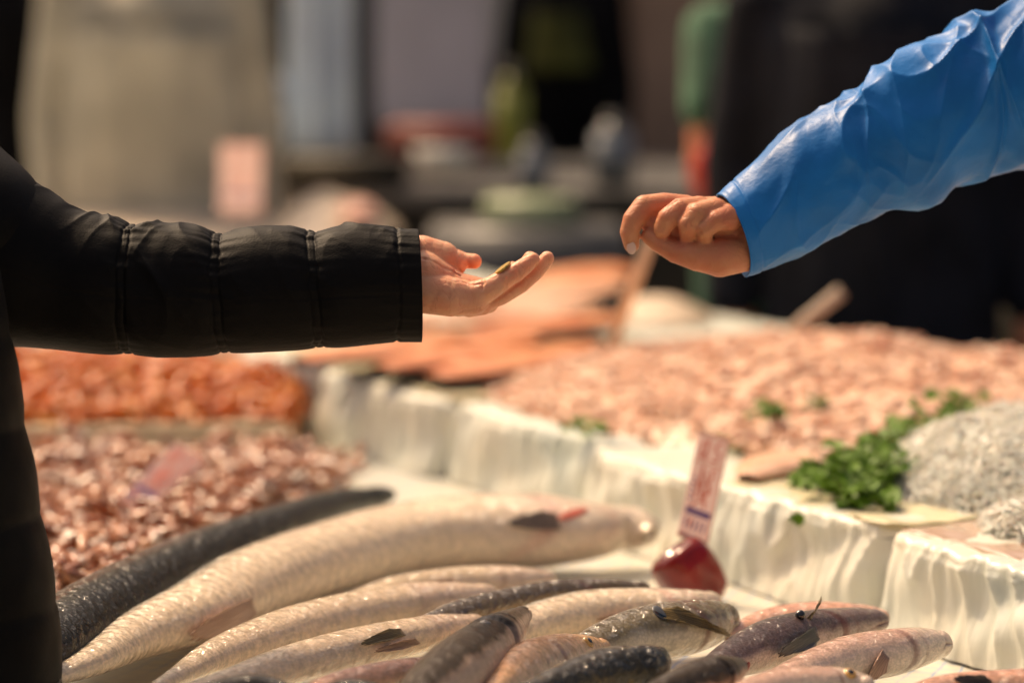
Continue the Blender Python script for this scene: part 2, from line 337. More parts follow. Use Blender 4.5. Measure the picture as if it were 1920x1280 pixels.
# ---------------------------------------------------------------- fish
def smooth_mesh(o, n): pass
class Fish:
    pass
def fish(label, cl, z, mt, roll=0, wide=1.5, cat='fish', taper=True, name='fish', gill=.80, gill_amt=.05, lift=None, mouth=0.0, group='fish laid on the checked cloth', lenscale=1, tail=True, tailmat=None):
    """cl: centreline (px, py, half thickness px[, extra z]); head at the end. roll: angle of the back from straight up, + = towards the viewer"""
    pts = []
    for c in cl:
        zz = TZ + z + (c[3] if len(c) > 3 else 0)
        g = G(c[0], c[1], zz); rr = c[2] * g.y / F
        pts.append((g.x, g.y, max(zz, TZ + .004), rr))
    c, t, Ln = catmull(pts, 150)
    n, m = 150, 72; vs = []; uv = []; fd = []; ft = []; gl = []
    r = np.maximum(c[:, 3], .0015)
    for i in range(n):
        p = Vector(c[i, :3]); a = Vector(c[max(i-1, 0), :3]); b = Vector(c[min(i+1, n-1), :3]); T = (b - a).normalized()
        Sd = T.cross(Vector((0, 0, 1))).normalized()        # to the viewer's side for fish heading right
        U = Sd.cross(T).normalized()
        tt = t[i]; ri = r[i]
        if i > n - 8: ri = r[n-8] * math.sqrt(max(0.0, 1 - ((i - (n - 8)) / 7.2) ** 2)) + .0004
        for j in range(m):
            th = 2 * math.pi * j / m
            v = abs(((th - roll) / math.pi + 1) % 2 - 1)   # 0 at the back ... 1 at belly
            dd = 1 - v
            k = 1.0
            # gill cover: edge steps down behind head
            ge = gill - .035 * (2*abs(dd - .5))**2 * 2 + .02
            lat = math.sin(dd * math.pi)                   # 1 on flank
            x = (tt - ge) / .012
            k += gill_amt * lat * (1 / (1 + math.exp(-max(-30, min(30, x * 2.5))))) * math.exp(-max(0, tt - ge) * 14)
            k -= gill_amt * .7 * lat * math.exp(-((x + .6) ** 2))
            x2 = (tt - (ge + .055)) / .008; k -= gill_amt * .35 * lat * math.exp(-x2 * x2)
            if mouth and tt > .93:
                k -= .18 * math.exp(-((dd - (.40 + (tt - .93) * 1.6)) / .028) ** 2) * ss(.93, .95, tt)
            g_l = lat*(math.exp(-((x + .3)/1.1)**2) + .5*math.exp(-x2*x2))
            if mouth and tt > .9: g_l += 1.0*math.exp(-((dd - (.40 + (tt - .93)*1.6))/.03)**2)*ss(.9, .94, tt)
            gl.append(min(1, g_l))
            k += .018 * nz(tt * 9, math.cos(th) * 1.6, Ln * 31 + math.sin(th) * 1.6) + .006 * nz(tt * 40, math.cos(th) * 6, math.sin(th) * 6)
            wd = wide if tt < .9 else wide + (1.1 - wide) * ss(.9, 1.0, tt)
            if wide < 1: wd = wide
            x_, y_ = math.sin(th) * ri * wd * k, math.cos(th) * ri * k
            if y_ < 0: y_ *= .92
            q = p + Sd * x_ + U * y_
            if q.z < TZ + .006: q.z = TZ + .006 + .0008 * math.cos(th)
            vs.append(q); uv.append((tt * Ln, j / m * 2 * math.pi * .03)); fd.append(dd); ft.append(tt)
    f = grid_faces(n, m)
    f = [q[::-1] for q in f]
    f.append(tuple(range(m))[::1]); f.append(tuple((n - 1) * m + j for j in range(m))[::-1])
    root = thing(name, label, cat, (c[n//2, 0], c[n//2, 1], TZ), group)
    o = mesh_obj('body', vs, f, mt, root, uv=uv, attrs={'fd': fd, 'ft': ft, 'gl': gl})
    F_ = Fish(); F_.root = root; F_.c = c; F_.body = o
    F_.bvh = BVHTree.FromPolygons([Vector(v) for v in vs], f); F_.n = n; F_.vs = vs; F_.m = m; F_.mt = mt
    F_.r = r; F_.wide = wide
    if tail:
        p = Vector(c[0, :3]); T = (Vector(c[3, :3]) - p).normalized(); rr = max(r[0] * 1.0, .006)
        Sd = T.cross(Vector((0, 0, 1))).normalized(); e = Sd
        A = p + T * .01
        fan(root, 'tail_fin', [A - e * rr * .8, A + e * rr * .8], [A - T * .055 * lenscale - e * .035 * lenscale, A - T * .03 * lenscale, A - T * .055 * lenscale + e * .035 * lenscale], tailmat or M['fin_dark'], .0012)
    return F_
def fan(root, name, base, tips, mt, thick=.001, rays=14, bend=None):
    """fin: base is two points, tips a polyline; rays run base -> tips"""
    nr = rays * 2 + 1; nl = 10; vs = []; uv = []
    bz = [Vector(b) for b in base]; tp = [Vector(x) for x in tips]
    nrm = (bz[1] - bz[0]).cross(tp[len(tp)//2] - bz[0]).normalized()
    if nrm.z < 0: nrm = -nrm
    for i in range(nr):
        u = i / (nr - 1); b = bz[0].lerp(bz[1], u)
        x = u * (len(tp) - 1); k = min(int(x), len(tp) - 2); tt = tp[k].lerp(tp[k+1], x - k)
        if i % 2: tt = b.lerp(tt, .955)
        for j in range(nl):
            v = j / (nl - 1); q = b.lerp(tt, v) + nrm * ((.0006 if i % 2 else -.0006) * (1 - .4 * v) + math.sin(v * math.pi) * (bend or .003))
            vs.append(q); uv.append((u * rays, v))
    f = grid_faces(nr, nl, False)
    o = mesh_obj(name, vs, f, mt, root, uv=uv)
    md = o.modifiers.new('t', 'SOLIDIFY'); md.thickness = thick; md.offset = 0
    return o
def hitpt(F_, px, py):
    r = ray(px, py).normalized(); h = F_.bvh.ray_cast(CAM, r)
    if h[0] is None:
        h = F_.bvh.find_nearest(P(px, py, F_.c[F_.n//2, 1]))
    return h[0], h[1]
def pfin(F_, base, tips, mt, name='pectoral_fin', lift=.004, bend=.004, rays=10):
    """fin lying along the flank: base pixels -> tip pixels, laid on the body and lifted off it towards its tip"""
    nr = rays*2 + 1; nl = 12; vs = []; uv = []
    for i in range(nr):
        u = i/(nr-1); b = np.array(base[0])*(1-u) + np.array(base[1])*u
        t0, t1, t2 = [np.array(q, float) for q in tips]; cpt = 2*t1 - .5*(t0 + t2)
        c0, c2 = np.array(base[0], float), np.array(base[1], float); t0 = c0 + (t0-c0)*.5; t2 = c2 + (t2-c2)*.5; cpt = 2*t1 - .5*(t0 + t2)
        e = t0*(1-u)**2 + cpt*2*u*(1-u) + t2*u*u
        e = b + (e-b)*((.965 if i % 2 else 1)*(1 + .05*math.sin(i*2.3)))
        last = None
        for j in range(nl):
            v = j/(nl-1); q = b + (e-b)*v; r = ray(q[0], q[1]).normalized(); h = F_.bvh.ray_cast(CAM, r)
            hh = h[0] if h[0] is not None else None
            if hh is None or (last is not None and (hh - last).length > .12):
                pt = P(q[0], q[1], last.y if last is not None else F_.c[F_.n//2, 1]); nn = Vector((0, -.5, .8))
            else:
                pt = hh; nn = h[1] if h[1].dot(CAM - hh) > 0 else -h[1]
            last = pt
            vs.append(pt + nn*(-.0008 + .0022*min(1, v*5) + lift*v*v + (.0005 if i % 2 else -.0003)*(1 - v*.5))); uv.append((u*rays, v))
    f = grid_faces(nr, nl, False); o = mesh_obj(name, vs, f, mt, F_.root, uv=uv)
    md = o.modifiers.new('t', 'SOLIDIFY'); md.thickness = .0008; md.offset = 0
    return o
def eye(F_, px, py, rad=.006, iris=None):
    h, nn = hitpt(F_, px, py); 
    if nn.dot(CAM - h) < 0: nn = -nn
    q = nn.to_track_quat('Z', 'Y').to_matrix().to_4x4()
    for nm, r_, off, mt, fl in (('eye', rad, -.0005, iris or M['eye_gold'], .42), ('pupil', rad * .55, rad * .20, M['eye_black'], .45)):
        bm = bmesh.new(); bmesh.ops.create_uvsphere(bm, u_segments=24, v_segments=14, radius=r_, matrix=Matrix.Translation(h + nn * off) @ q @ Matrix.Diagonal((1, 1, fl, 1)))
        if nm == 'eye': e = bm_obj(nm, bm, mt, F_.root, True)
        else: 
            o = bm_obj(nm, bm, mt, None, True); o.parent = e; o.matrix_parent_inverse = e.matrix_world.inverted() @ Matrix.Translation((0, 0, 0)); o.matrix_parent_inverse = Matrix.Translation(-Vector(F_.root.location)) @ Matrix.Translation(F_.root.location)
def fin_mat(name, a, b_, alpha=1):
    m, t, b = newmat(name); N = t.nodes; L = t.links
    uv = N.new('ShaderNodeUVMap'); wv = N.new('ShaderNodeTexWave'); wv.inputs['Scale'].default_value = .5; wv.inputs['Distortion'].default_value = .8; L.new(uv.outputs[0], wv.inputs['Vector'])
    mx = N.new('ShaderNodeMix'); mx.data_type = 'RGBA'; mx.inputs['A'].default_value = (*a, 1); mx.inputs['B'].default_value = (*b_, 1)
    L.new(wv.outputs['Fac'], mx.inputs['Factor']); L.new(mx.outputs['Result'], b.inputs['Base Color']); b.inputs['Roughness'].default_value = .3; b.inputs['Coat Weight'].default_value = .3; b.inputs['Alpha'].default_value = .86
    bp = N.new('ShaderNodeBump'); bp.inputs['Strength'].default_value = .4; bp.inputs['Distance'].default_value = .001; L.new(wv.outputs['Fac'], bp.inputs['Height']); L.new(bp.outputs[0], b.inputs['Normal'])
    return m
M['fin_dark'] = fin_mat('dark_fin', (.10, .07, .055), (.26, .18, .13))
M['fin_olive'] = fin_mat('olive_fin', (.10, .065, .02), (.32, .22, .08))
M['fin_pink'] = fin_mat('pink_fin', (.62, .38, .27), (.40, .24, .17))
M['fin_black'] = fin_mat('black_fin', (.008, .008, .008), (.06, .05, .045))
M['eye_gold'] = mat('eye_gold', (.70, .36, .08), .15, .2, 200, coat=1)
M['eye_grey'] = mat('eye_grey', (.16, .15, .13), .12, .2, 200, coat=1)
M['eye_black'] = mat('eye_black', (.004, .004, .004), .05, .1, 20, coat=1)
M['gill_red'] = mat('gill_red', (.62, .12, .07), .3, .2, 150)
M['wound'] = mat('red_wound', (.42, .015, .01), .3, .2, 150, .4, 300)

m_dark = fish_mat('dark_green_fish', [(0, (.32, .30, .25)), (.32, (.10, .085, .05)), (.55, (.030, .026, .012)), (1, (.014, .013, .007))], (.03, .04, .035), .3, .26, .5, .25, 20, coat=.35, line=(.01, .01, .01), spec=.12)
m_silver = fish_mat('silver_fish', [(0, (.92, .72, .52)), (.5, (.92, .72, .50)), (.78, (.78, .62, .44)), (.92, (.34, .32, .26)), (1, (.14, .14, .13))], (.72, .58, .46), .5, .22, .5, .10, 10, coat=.6, sscale=200, line=(.45, .13, .09), gl_amt=.55)
m_hake = fish_mat('pale_hake', [(0, (.86, .66, .48)), (.5, (.82, .62, .43)), (.78, (.58, .44, .28)), (1, (.26, .20, .14))], (.70, .50, .42), .35, .22, .4, .25, 22, coat=.6, gl_amt=.35)
m_brown = fish_mat('brown_fish', [(0, (.5, .40, .30)), (.35, (.24, .17, .10)), (.6, (.14, .095, .05)), (1, (.07, .05, .03))], (.16, .11, .06), .3, .22, .6, .3, 26, coat=.6)
m_olive = fish_mat('olive_backed_fish', [(0, (.84, .74, .58)), (.48, (.74, .64, .48)), (.66, (.26, .20, .10)), (1, (.08, .06, .025))], (.20, .15, .09), .35, .24, .7, .40, 30, coat=.6)
m_umber = fish_mat('umber_fish', [(0, (.74, .56, .46)), (.40, (.54, .38, .28)), (.50, (.06, .04, .02)), (1, (.04, .028, .018))], (.07, .055, .045), .35, .26, .5, .30, 28, coat=.2, spec=.2, line=(.01, .008, .006))
m_gold = fish_mat('golden_bream', [(0, (.78, .66, .58)), (.45, (.76, .60, .46)), (.75, (.74, .44, .24)), (1, (.66, .30, .12))], (.78, .46, .22), .5, .24, .5, .2, 24, coat=.6)
m_blk = fish_mat('blackish_fish', [(0, (.10, .08, .04)), (.4, (.045, .036, .015)), (1, (.012, .010, .006))], (.02, .02, .012), .3, .2, .6, .4, 40, coat=.4, speck=(.16, .10, .02), line=(.01, .01, .01), spec=.3)
m_plum = fish_mat('dark_plum_fish', [(0, (.80, .68, .58)), (.46, (.64, .52, .44)), (.60, (.17, .11, .10)), (1, (.06, .04, .042))], (.32, .24, .22), .45, .25, 1.0, .28, 30, coat=.3, spec=.2, sscale=330)
m_pink = fish_mat('pale_pink_fish', [(0, (.86, .76, .62)), (.5, (.84, .66, .52)), (.72, (.72, .46, .36)), (1, (.52, .30, .22))], (.80, .68, .56), .6, .27, .7, .25, 16, coat=.45, sscale=330)
m_peach = fish_mat('peach_fish', [(0, (.78, .56, .44)), (.5, (.78, .44, .30)), (1, (.66, .30, .20))], (.74, .48, .38), .4, .25, .6, .25, 20, coat=.6)

T90 = math.pi
F1 = fish('long dark green fish lying behind the large silver fish', [(40,1262,20),(80,1222,62),(150,1172,74),(220,1132,72),(292,1092,66),(365,1055,60),(437,1024,54),(510,996,48),(583,968,40),(660,942,28),(738,926,10)], .062, m_dark, roll=.55, wide=1.15, gill=.9, tail=False)
F2 = fish('largest fish, pale silver with pink gill, stretched across the display', [(95,1272,16),(170,1240,30),(250,1195,46),(365,1150,62),(474,1095,69),(600,1052,70),(750,1014,72),(900,1000,75),(1020,998,71),(1100,997,58),(1165,992,42),(1200,994,28),(1220,1000,14)], .052, m_silver, roll=-.75, wide=1.3, gill=.86, gill_amt=.03)
pfin(F2, [(1045, 962), (1055, 992)], [(990, 962), (950, 983), (985, 996)], M['fin_dark'])
pfin(F2, [(475, 1118), (485, 1148)], [(365, 1165), (346, 1190), (380, 1214)], M['fin_pink'], 'pelvic_fin', .006)
F3 = fish('slim pale fish whose head rests under the belly of the large silver fish', [(560,1168,12),(640,1142,24),(740,1115,36),(850,1098,36),(930,1092,33),(1000,1088,24),(1042,1084,9)], .05, m_hake, roll=-.4, wide=1.2, tail=False)
pfin(F3, [(850, 1085), (852, 1098)], [(800, 1095), (785, 1106), (802, 1112)], M['fin_pink'])
F4 = fish('long pale hake with a streak of highlights, left of the dark headed fish', [(270,1300,8),(330,1268,18),(400,1232,32),(475,1205,42),(569,1176,46),(662,1154,46),(760,1136,42),(850,1122,32),(930,1110,12)], .055, m_hake, roll=-.9, wide=1.2)
F18 = fish('pale hake with a dark fin, in front of the streaked hake', [(330,1300,12),(420,1280,24),(520,1252,36),(640,1222,40),(740,1200,38),(830,1180,30),(905,1164,12)], .06, m_hake, roll=-1.0, wide=1.2)
pfin(F18, [(752, 1178), (762, 1190)], [(700, 1190), (670, 1210), (684, 1216)], M['fin_olive'])
pfin(F18, [(780, 1196), (790, 1205)], [(720, 1206), (695, 1220), (712, 1224)], M['fin_pink'], 'pelvic_fin')
F5 = fish('slim brown backed fish pointing at the red pepper', [(735,1196,5),(800,1172,20),(860,1152,28),(960,1128,28),(1050,1112,27),(1130,1104,21),(1218,1100,7)], .065, m_brown, roll=.1, wide=1.1, tail=False)
F6 = fish('pale pinkish fish lying in front of the red pepper', [(880,1220,18),(980,1178,38),(1080,1154,45),(1180,1143,42),(1270,1138,35),(1325,1130,22),(1353,1128,8)], .055, m_silver, roll=-.5, wide=1.25, tail=False)
pfin(F6, [(1200, 1142), (1205, 1155)], [(1150, 1148), (1112, 1160), (1140, 1164)], M['fin_pink'])
F19 = fish('salmon pink fish glimpsed left of the dark pointed head', [(540,1315,10),(620,1285,22),(700,1270,28),(770,1256,24),(822,1238,8)], .07, m_peach, roll=-.3, wide=1.2, tail=False)
F12 = fish('peach pink fish lying behind the dark plum fish', [(1360,1192,10),(1440,1170,30),(1520,1163,36),(1590,1160,31),(1640,1156,20),(1664,1160,8)], .05, m_peach, roll=-.4, wide=1.2, tail=False)
F7 = fish('olive backed fish with a long golden fin, in front of the pepper', [(1030,1245,10),(1110,1214,36),(1180,1194,50),(1250,1183,56),(1310,1172,50),(1352,1162,36),(1385,1160,15)], .062, m_olive, roll=-.15, wide=1.1, gill=.74, mouth=1)
pfin(F7, [(1236, 1140), (1238, 1158)], [(1296, 1152), (1362, 1187), (1290, 1176)], M['fin_olive'], lift=.006)
F9 = fish('golden bream with a bright eye between darker fish', [(900,1320,20),(985,1264,60),(1040,1242,55),(1090,1226,39),(1125,1218,22),(1145,1216,8)], .066, m_gold, roll=-.15, wide=.9, gill=.6, mouth=1)
F8 = fish('dark fish with head pointing up, mouth above the golden bream', [(740,1350,34),(815,1290,60),(880,1240,63),(925,1204,52),(958,1174,34),(984,1148,12)], .085, m_umber, roll=-.85, wide=1.0, gill=.66, gill_amt=.13, mouth=1)
F10 = fish('nearly black speckled fish in front of the golden bream', [(940,1315,12),(1060,1278,36),(1140,1258,46),(1200,1249,42),(1238,1241,30),(1257,1240,12)], .082, m_blk, roll=-.1, wide=1.15, gill=.8, gill_amt=.08, mouth=1)
F11 = fish('dark plum fish with white belly and black fin, right of centre', [(1285,1285,12),(1370,1238,36),(1440,1210,49),(1510,1189,45),(1580,1173,35),(1630,1166,26),(1664,1163,11)], .062, m_plum, roll=-.15, wide=1.1, gill=.78, gill_amt=.08, mouth=1)
pfin(F11, [(1530, 1172), (1538, 1196)], [(1492, 1194), (1447, 1226), (1500, 1222)], M['fin_black'], lift=.006)
F13 = fish('pale pink fish with blunt white head beside the crate', [(1400,1295,10),(1490,1264,30),(1580,1238,44),(1650,1227,47),(1710,1216,41),(1758,1208,28),(1786,1208,12)], .056, m_pink, roll=-.35, wide=1.1, gill=.76, gill_amt=.07, mouth=1)
pfin(F13, [(1655, 1216), (1668, 1232)], [(1635, 1240), (1618, 1268), (1645, 1272)], M['fin_pink'], lift=.005)
F15 = fish('pinkish bream with a ringed eye at the bottom edge', [(1330,1322,16),(1450,1290,36),(1540,1282,34),(1600,1279,24),(1638,1283,9)], .075, m_pink, roll=-.2, wide=1.1, mouth=1)
F14 = fish('dark brown fish head next to the small red wound', [(1180,1315,12),(1270,1288,34),(1335,1268,39),(1372,1255,27),(1391,1247,11)], .085, m_umber, roll=-.25, wide=1.1, gill=.7, gill_amt=.1, mouth=1)
F16 = fish('peach fish at the bottom right corner', [(1660,1315,8),(1760,1294,28),(1880,1288,34),(1990,1290,34),(2060,1300,10)], .06, m_peach, roll=-.3, wide=1.1)
pfin(F16, [(1860, 1276), (1862, 1288)], [(1830, 1266), (1785, 1276), (1790, 1292)], M['fin_black'], 'dorsal_fin')
F17 = fish('dark speckled fish back at the lower edge under the hake', [(330,1315,10),(420,1298,28),(500,1292,26),(560,1300,8)], .085, m_blk, roll=0, wide=1.1, tail=False)
F20 = fish('small dark fish back at the lower edge beside the pink fish', [(560,1320,8),(640,1298,24),(690,1298,22),(730,1305,8)], .09, m_blk, roll=0, wide=1.1, tail=False)
eye(F9, 1104, 1202, .0065, M['eye_gold'])
eye(F8, 910, 1166, .0055, M['eye_grey'])
eye(F15, 1594, 1261, .0065, M['eye_gold'])
eye(F10, 1222, 1222, .005, M['eye_grey'])
for F_, px, py, sx, sy, mt, nm, rz in ((F7, 1238, 1148, .007, .011, M['eye_black'], 'fin_socket', 0), (F2, 1075, 962, .022, .006, M['gill_red'], 'gill_slit', 0)):
    h, nn = hitpt(F_, px, py); nn = nn if nn.dot(CAM - h) > 0 else -nn; ax = (Vector(F_.c[120, :3]) - Vector(F_.c[90, :3])).normalized(); ax = (ax - nn*ax.dot(nn)).normalized(); ay = nn.cross(ax)
    mm = Matrix((ax, ay, nn)).transposed().to_4x4()
    bm = bmesh.new(); bmesh.ops.create_uvsphere(bm, u_segments=20, v_segments=10, radius=1, matrix=Matrix.Translation(h) @ mm @ Matrix.Diagonal((sx, sy, .0012, 1))); bm_obj(nm, bm, mt, F_.root, True)
# fin stub and wound on the plum fish
pfin(F11, [(1512, 1158), (1520, 1162)], [(1545, 1146), (1538, 1142), (1525, 1146)], M['fin_olive'], 'dorsal_fin', lift=.012)
h, nn = hitpt(F11, 1500, 1156)
bm = bmesh.new(); bmesh.ops.create_uvsphere(bm, u_segments=16, v_segments=10, radius=.0055, matrix=Matrix.Translation(h + Vector((0, -.001, .002)))); bm_obj('fin_joint', bm, M['eye_black'], F11.root, True)
h, nn = hitpt(F11, 1401, 1250)
bm = bmesh.new(); bmesh.ops.create_uvsphere(bm, u_segments=20, v_segments=10, radius=.0055, matrix=Matrix.Translation(h) @ (-nn if nn.y > 0 else nn).to_track_quat('Z', 'Y').to_matrix().to_4x4() @ Matrix.Diagonal((.8, 1, .35, 1))); bm_obj('wound', bm, M['wound'], F11.root, True)

# ---------------------------------------------------------------- red pepper with price card
def lobed(name, label, cat, base, axis, L_, prof, lobes, amp, mt, ph=0):
    root = thing(name, label, cat, tuple(base)); A = Vector(axis).normalized()
    q = A.to_track_quat('Z', 'Y').to_matrix(); n, m = 60, 80; vs = []
    uu = np.linspace(0, 1, 401); kr = np.exp(-(np.arange(-40, 41)/14.)**2); kr /= kr.sum(); pu = [x[0] for x in prof]
    sm1 = np.convolve(np.pad(np.interp(uu, pu, [x[1] for x in prof]), 40, mode='reflect', reflect_type='odd'), kr, 'valid'); sm2 = np.convolve(np.pad(np.interp(uu, pu, [x[2] for x in prof]), 40, mode='reflect', reflect_type='odd'), kr, 'valid')
    for i in range(n):
        u = i / (n - 1); r_ = np.interp(u, uu, sm1); zo = np.interp(u, uu, sm2)
        for j in range(m):
            a = 2 * math.pi * j / m; k = 1 + amp * math.cos(lobes * a + ph) * (.6 + .4 * math.cos(u * 3)) + .03 * nz(math.cos(a) * 2, math.sin(a) * 2, u * 3)
            vs.append(Vector(base) + q @ Vector((math.cos(a) * r_ * k, math.sin(a) * r_ * k, zo * L_)))
    f = grid_faces(n, m); f.append(tuple(range(m))[::-1]); f.append(tuple((n-1)*m + j for j in range(m)))
    mesh_obj('flesh', vs, f, mt, root); return root
pb = G(1268, 1128, TZ + .004)
pep = lobed('red_pepper', 'glossy red pepper with a price card stuck in it', 'pepper', P(1334, 1132, pb.y), P(1262, 1034, pb.y + .004) - P(1334, 1132, pb.y), .078,
            [(0, .003, 0), (.08, .018, .0), (.22, .029, .12), (.45, .035, .38), (.66, .037, .66), (.80, .035, .88), (.88, .029, .99), (.94, .017, 1.0), (1, .003, .84)], 4, .055, M['pepper'], .6)
pep.location = pep.location
def card(label, TL, TR, BR, BL, Y, dy=0.0, scrib=3, seed=1, yb=None, pin=None):
    yb = Y if yb is None else yb
    a, b_, c, d = P(*TL, Y), P(*TR, Y + dy), P(*BR, yb + dy), P(*BL, yb)
    root = thing('price_card', label, 'price card', tuple((c + d) / 2))
    nrm = (b_ - a).cross(d - a).normalized()
    if nrm.y > 0: nrm = -nrm
    def quad(name, uvs, off, mt, th=.0004, parent=root):
        vs = []
        for u, v in uvs: vs.append((a.lerp(b_, u)).lerp(d.lerp(c, u), v) + nrm * off)
        n = len(vs); vs2 = [v - nrm * th for v in vs]
        f = [tuple(range(n)), tuple(range(2*n - 1, n - 1, -1))] + [(i, (i+1) % n, n + (i+1) % n, n + i)[::-1] for i in range(n)]
        o = mesh_obj(name, vs + vs2, f, mt, parent, False); return o
    quad('card_board', [(0, 0), (1, 0), (1, 1), (0, 1)], 0, M['card'], .0008)
    for uvs in ([(0, 0), (1, 0), (1, .025), (0, .025)], [(0, .95), (1, .95), (1, 1), (0, 1)], [(.94, .025), (1, .025), (1, .95), (.94, .95)], [(0, .27), (.9, .27), (.9, .282), (0, .282)]):
        quad('border', uvs, .0004, M['card_border'])
    quad('printed_bar', [(.10, .705), (.90, .705), (.90, .765), (.10, .765)], .0005, M['ink_violet'])
    # hand-written strokes, running along the card
    def stroke(pl, wd, mt, name='handwriting'):
        vs = []; f = []
        for i, (u, v) in enumerate(pl):
            p = (a.lerp(b_, u)).lerp(d.lerp(c, u), v)
            q = pl[min(i+1, len(pl)-1)]; o_ = pl[max(i-1, 0)]
            t_ = ((a.lerp(b_, q[0])).lerp(d.lerp(c, q[0]), q[1]) - (a.lerp(b_, o_[0])).lerp(d.lerp(c, o_[0]), o_[1])).normalized()
            s_ = t_.cross(nrm) * wd
            vs += [p + s_ + nrm * .0007, p - s_ + nrm * .0007]
            if i: f.append((2*i-2, 2*i-1, 2*i+1, 2*i))
        return mesh_obj(name, vs, f, mt, root, False)
    rs = random.Random(seed); allv = []
    def scr(u0, u1, v0, v1, n, wd, mt):
        for k in range(n):
            pl = []; uu = rs.uniform(u0, u1); vv = rs.uniform(v0, v1)
            tu = rs.uniform(-1, 1); tv = rs.uniform(-1, 1)
            for i in range(7):
                pl.append((min(max(uu, u0), u1), min(max(vv, v0), v1)))
                tu += rs.uniform(-.8, .8); tv += rs.uniform(-.8, .8)
                uu += tu * (u1-u0) * .11; vv += tv * (v1-v0) * .10
            stroke(pl, wd, mt)
    # upper line: two tall figures; lower line: a written word running down the card
    stroke([(.16, .24), (.20, .08), (.38, .05), (.36, .16), (.22, .23), (.40, .24)], .0011, M['ink_red'])
    stroke([(.34, .07), (.36, .25)], .0011, M['ink_red'])
    stroke([(.82, .05), (.62, .09), (.60, .14), (.78, .16), (.72, .24), (.55, .235)], .0012, M['ink_red'])
    stroke([(.28, .62), (.36, .30), (.44, .52), (.52, .56)], .0012, M['ink_red'])
    stroke([(.80, .31), (.62, .34), (.74, .37), (.60, .44), (.72, .52), (.48, .60), (.66, .62)], .0012, M['ink_red'])
    stroke([(.5, .36), (.56, .44), (.42, .50), (.50, .62), (.30, .66), (.22, .70)], .0012, M['ink_red'])
    stroke([(.24, .46), (.32, .53), (.26, .60)], .0011, M['ink_red']); stroke([(.66, .46), (.56, .58), (.64, .68)], .0011, M['ink_red'])
    stroke([(.34, .80), (.28, .85), (.36, .88)], .0014, M['ink_red'])
    for k in range(5): stroke([(.10 + .0 * k, .42 + k * .05), (.17, .44 + k * .05)], .0012, M['ink_violet'], 'printing')
    for k in range(5): stroke([(.18 + k * .15, .80), (.15 + k * .15, .90)], .0010, M['ink_violet'], 'printing')
    if pin:
        bm = bmesh.new(); add_cyl(bm, pin[0], pin[1], .0012, seg=8); bm_obj('pin', bm, M['foam'], root)
    return root
Yc = pb.y
card('pink price card with red handwriting stuck in the red pepper', (1312, 808), (1369, 823), (1326, 1026), (1269, 1003), Yc + .06, yb=Yc + .02, pin=(P(1297, 1000, Yc + .021), P(1288, 1046, Yc - .004)))

# ---------------------------------------------------------------- heaps of slug-like things
def slugs(name, label, cat, items, mats, parts=6, sides=6, kind='stuff'):
    """items: (pos, dir, len, r, bend, mat index); one mesh"""
    vs = []; fs = []; mi = []
    for (p, d, Ln, r_, bend, k) in items:
        p = Vector(p); d = Vector(d).normalized(); s_ = d.cross(Vector((0, 0, 1)))
        if s_.length < .05: s_ = Vector((1, 0, 0))
        s_.normalize(); u_ = s_.cross(d); base = len(vs); ba = random.uniform(0, 6.28); bd = s_ * math.cos(ba) + u_ * math.sin(ba)
        for i in range(parts):
            t = i / (parts - 1); c = p + d * (t - .5) * Ln + bd * bend * Ln * (1 - (2*t-1)**2)
            rr = r_ * (math.sin(math.pi * (t * .86 + .07)) ** .7) * (1.15 - .45 * t)
            for j in range(sides):
                a = 2*math.pi*j/sides; vs.append(c + (s_*math.cos(a) + u_*math.sin(a)) * rr)
        for f in grid_faces(parts, sides): fs.append(tuple(base + x for x in f)[::-1]); mi.append(k)
        fs.append(tuple(base + j for j in range(sides))[::1]); mi.append(k); fs.append(tuple(base + (parts-1)*sides + j for j in range(sides))[::-1]); mi.append(k)
    o = mesh_obj(name, vs, fs, None, None, True, mats=mats, midx=mi)
    return tag(o, label, cat, kind=kind)
def mound(name, mt, outline_fn, n, m, parent=None):
    vs = [outline_fn(i/(n-1), j/(m-1)) for i in range(n) for j in range(m)]
    return mesh_obj(name, vs, grid_faces(n, m, False), mt, parent)
# height of heap on crates at local (s,p)
def heap_items(count, region, hfun, zb, lr, rr, mats, flat=.35, jit=.01):
    it = []
    while len(it) < count:
        s = random.uniform(*region[0]); p = random.uniform(*region[1]); h = hfun(s, p)
        if h <= 0: continue
        pos = W(s, p, zb + h * random.uniform(.72, 1.05)); a = random.uniform(0, 6.28)
        it.append((pos, (math.cos(a), math.sin(a), random.uniform(-flat, flat)), random.uniform(*lr), random.uniform(*rr), random.uniform(-.3, .3), random.choice(mats)))
    return it
# squid heap on the crates
def h_squid(s, p):
    # centre of heap
    x = (s - 1.12) / .62; y = (p - .53) / .49
    d = x*x + y*y
    return max(0, .075 * (1 - d)) * (1 + .35 * nz(s * 6, p * 6)) if d < 1 else 0
slugs('squid_heap', 'broad heap of small pink squid spread over the crates', 'squid', heap_items(5200, ((.48, 1.78), (.04, 1.02)), h_squid, ZC, (.020, .040), (.0035, .006), [0, 0, 1]), [M['squid'], M['squid2']])
def core(name, hf, reg, zb, mt, k=.8, parent=None):
    n = 70; vs = []; hh = []
    for i in range(n):
        for j in range(n):
            s = reg[0][0] + (reg[0][1]-reg[0][0])*i/(n-1); p = reg[1][0] + (reg[1][1]-reg[1][0])*j/(n-1); h = hf(s, p); hh.append(h > 0); vs.append(W(s, p, zb + (h*k if h > 0 else -.012)))
    return mesh_obj(name, vs, [f[::-1] for f in grid_faces(n, n, False) if any(hh[x] for x in f)], mt, parent)
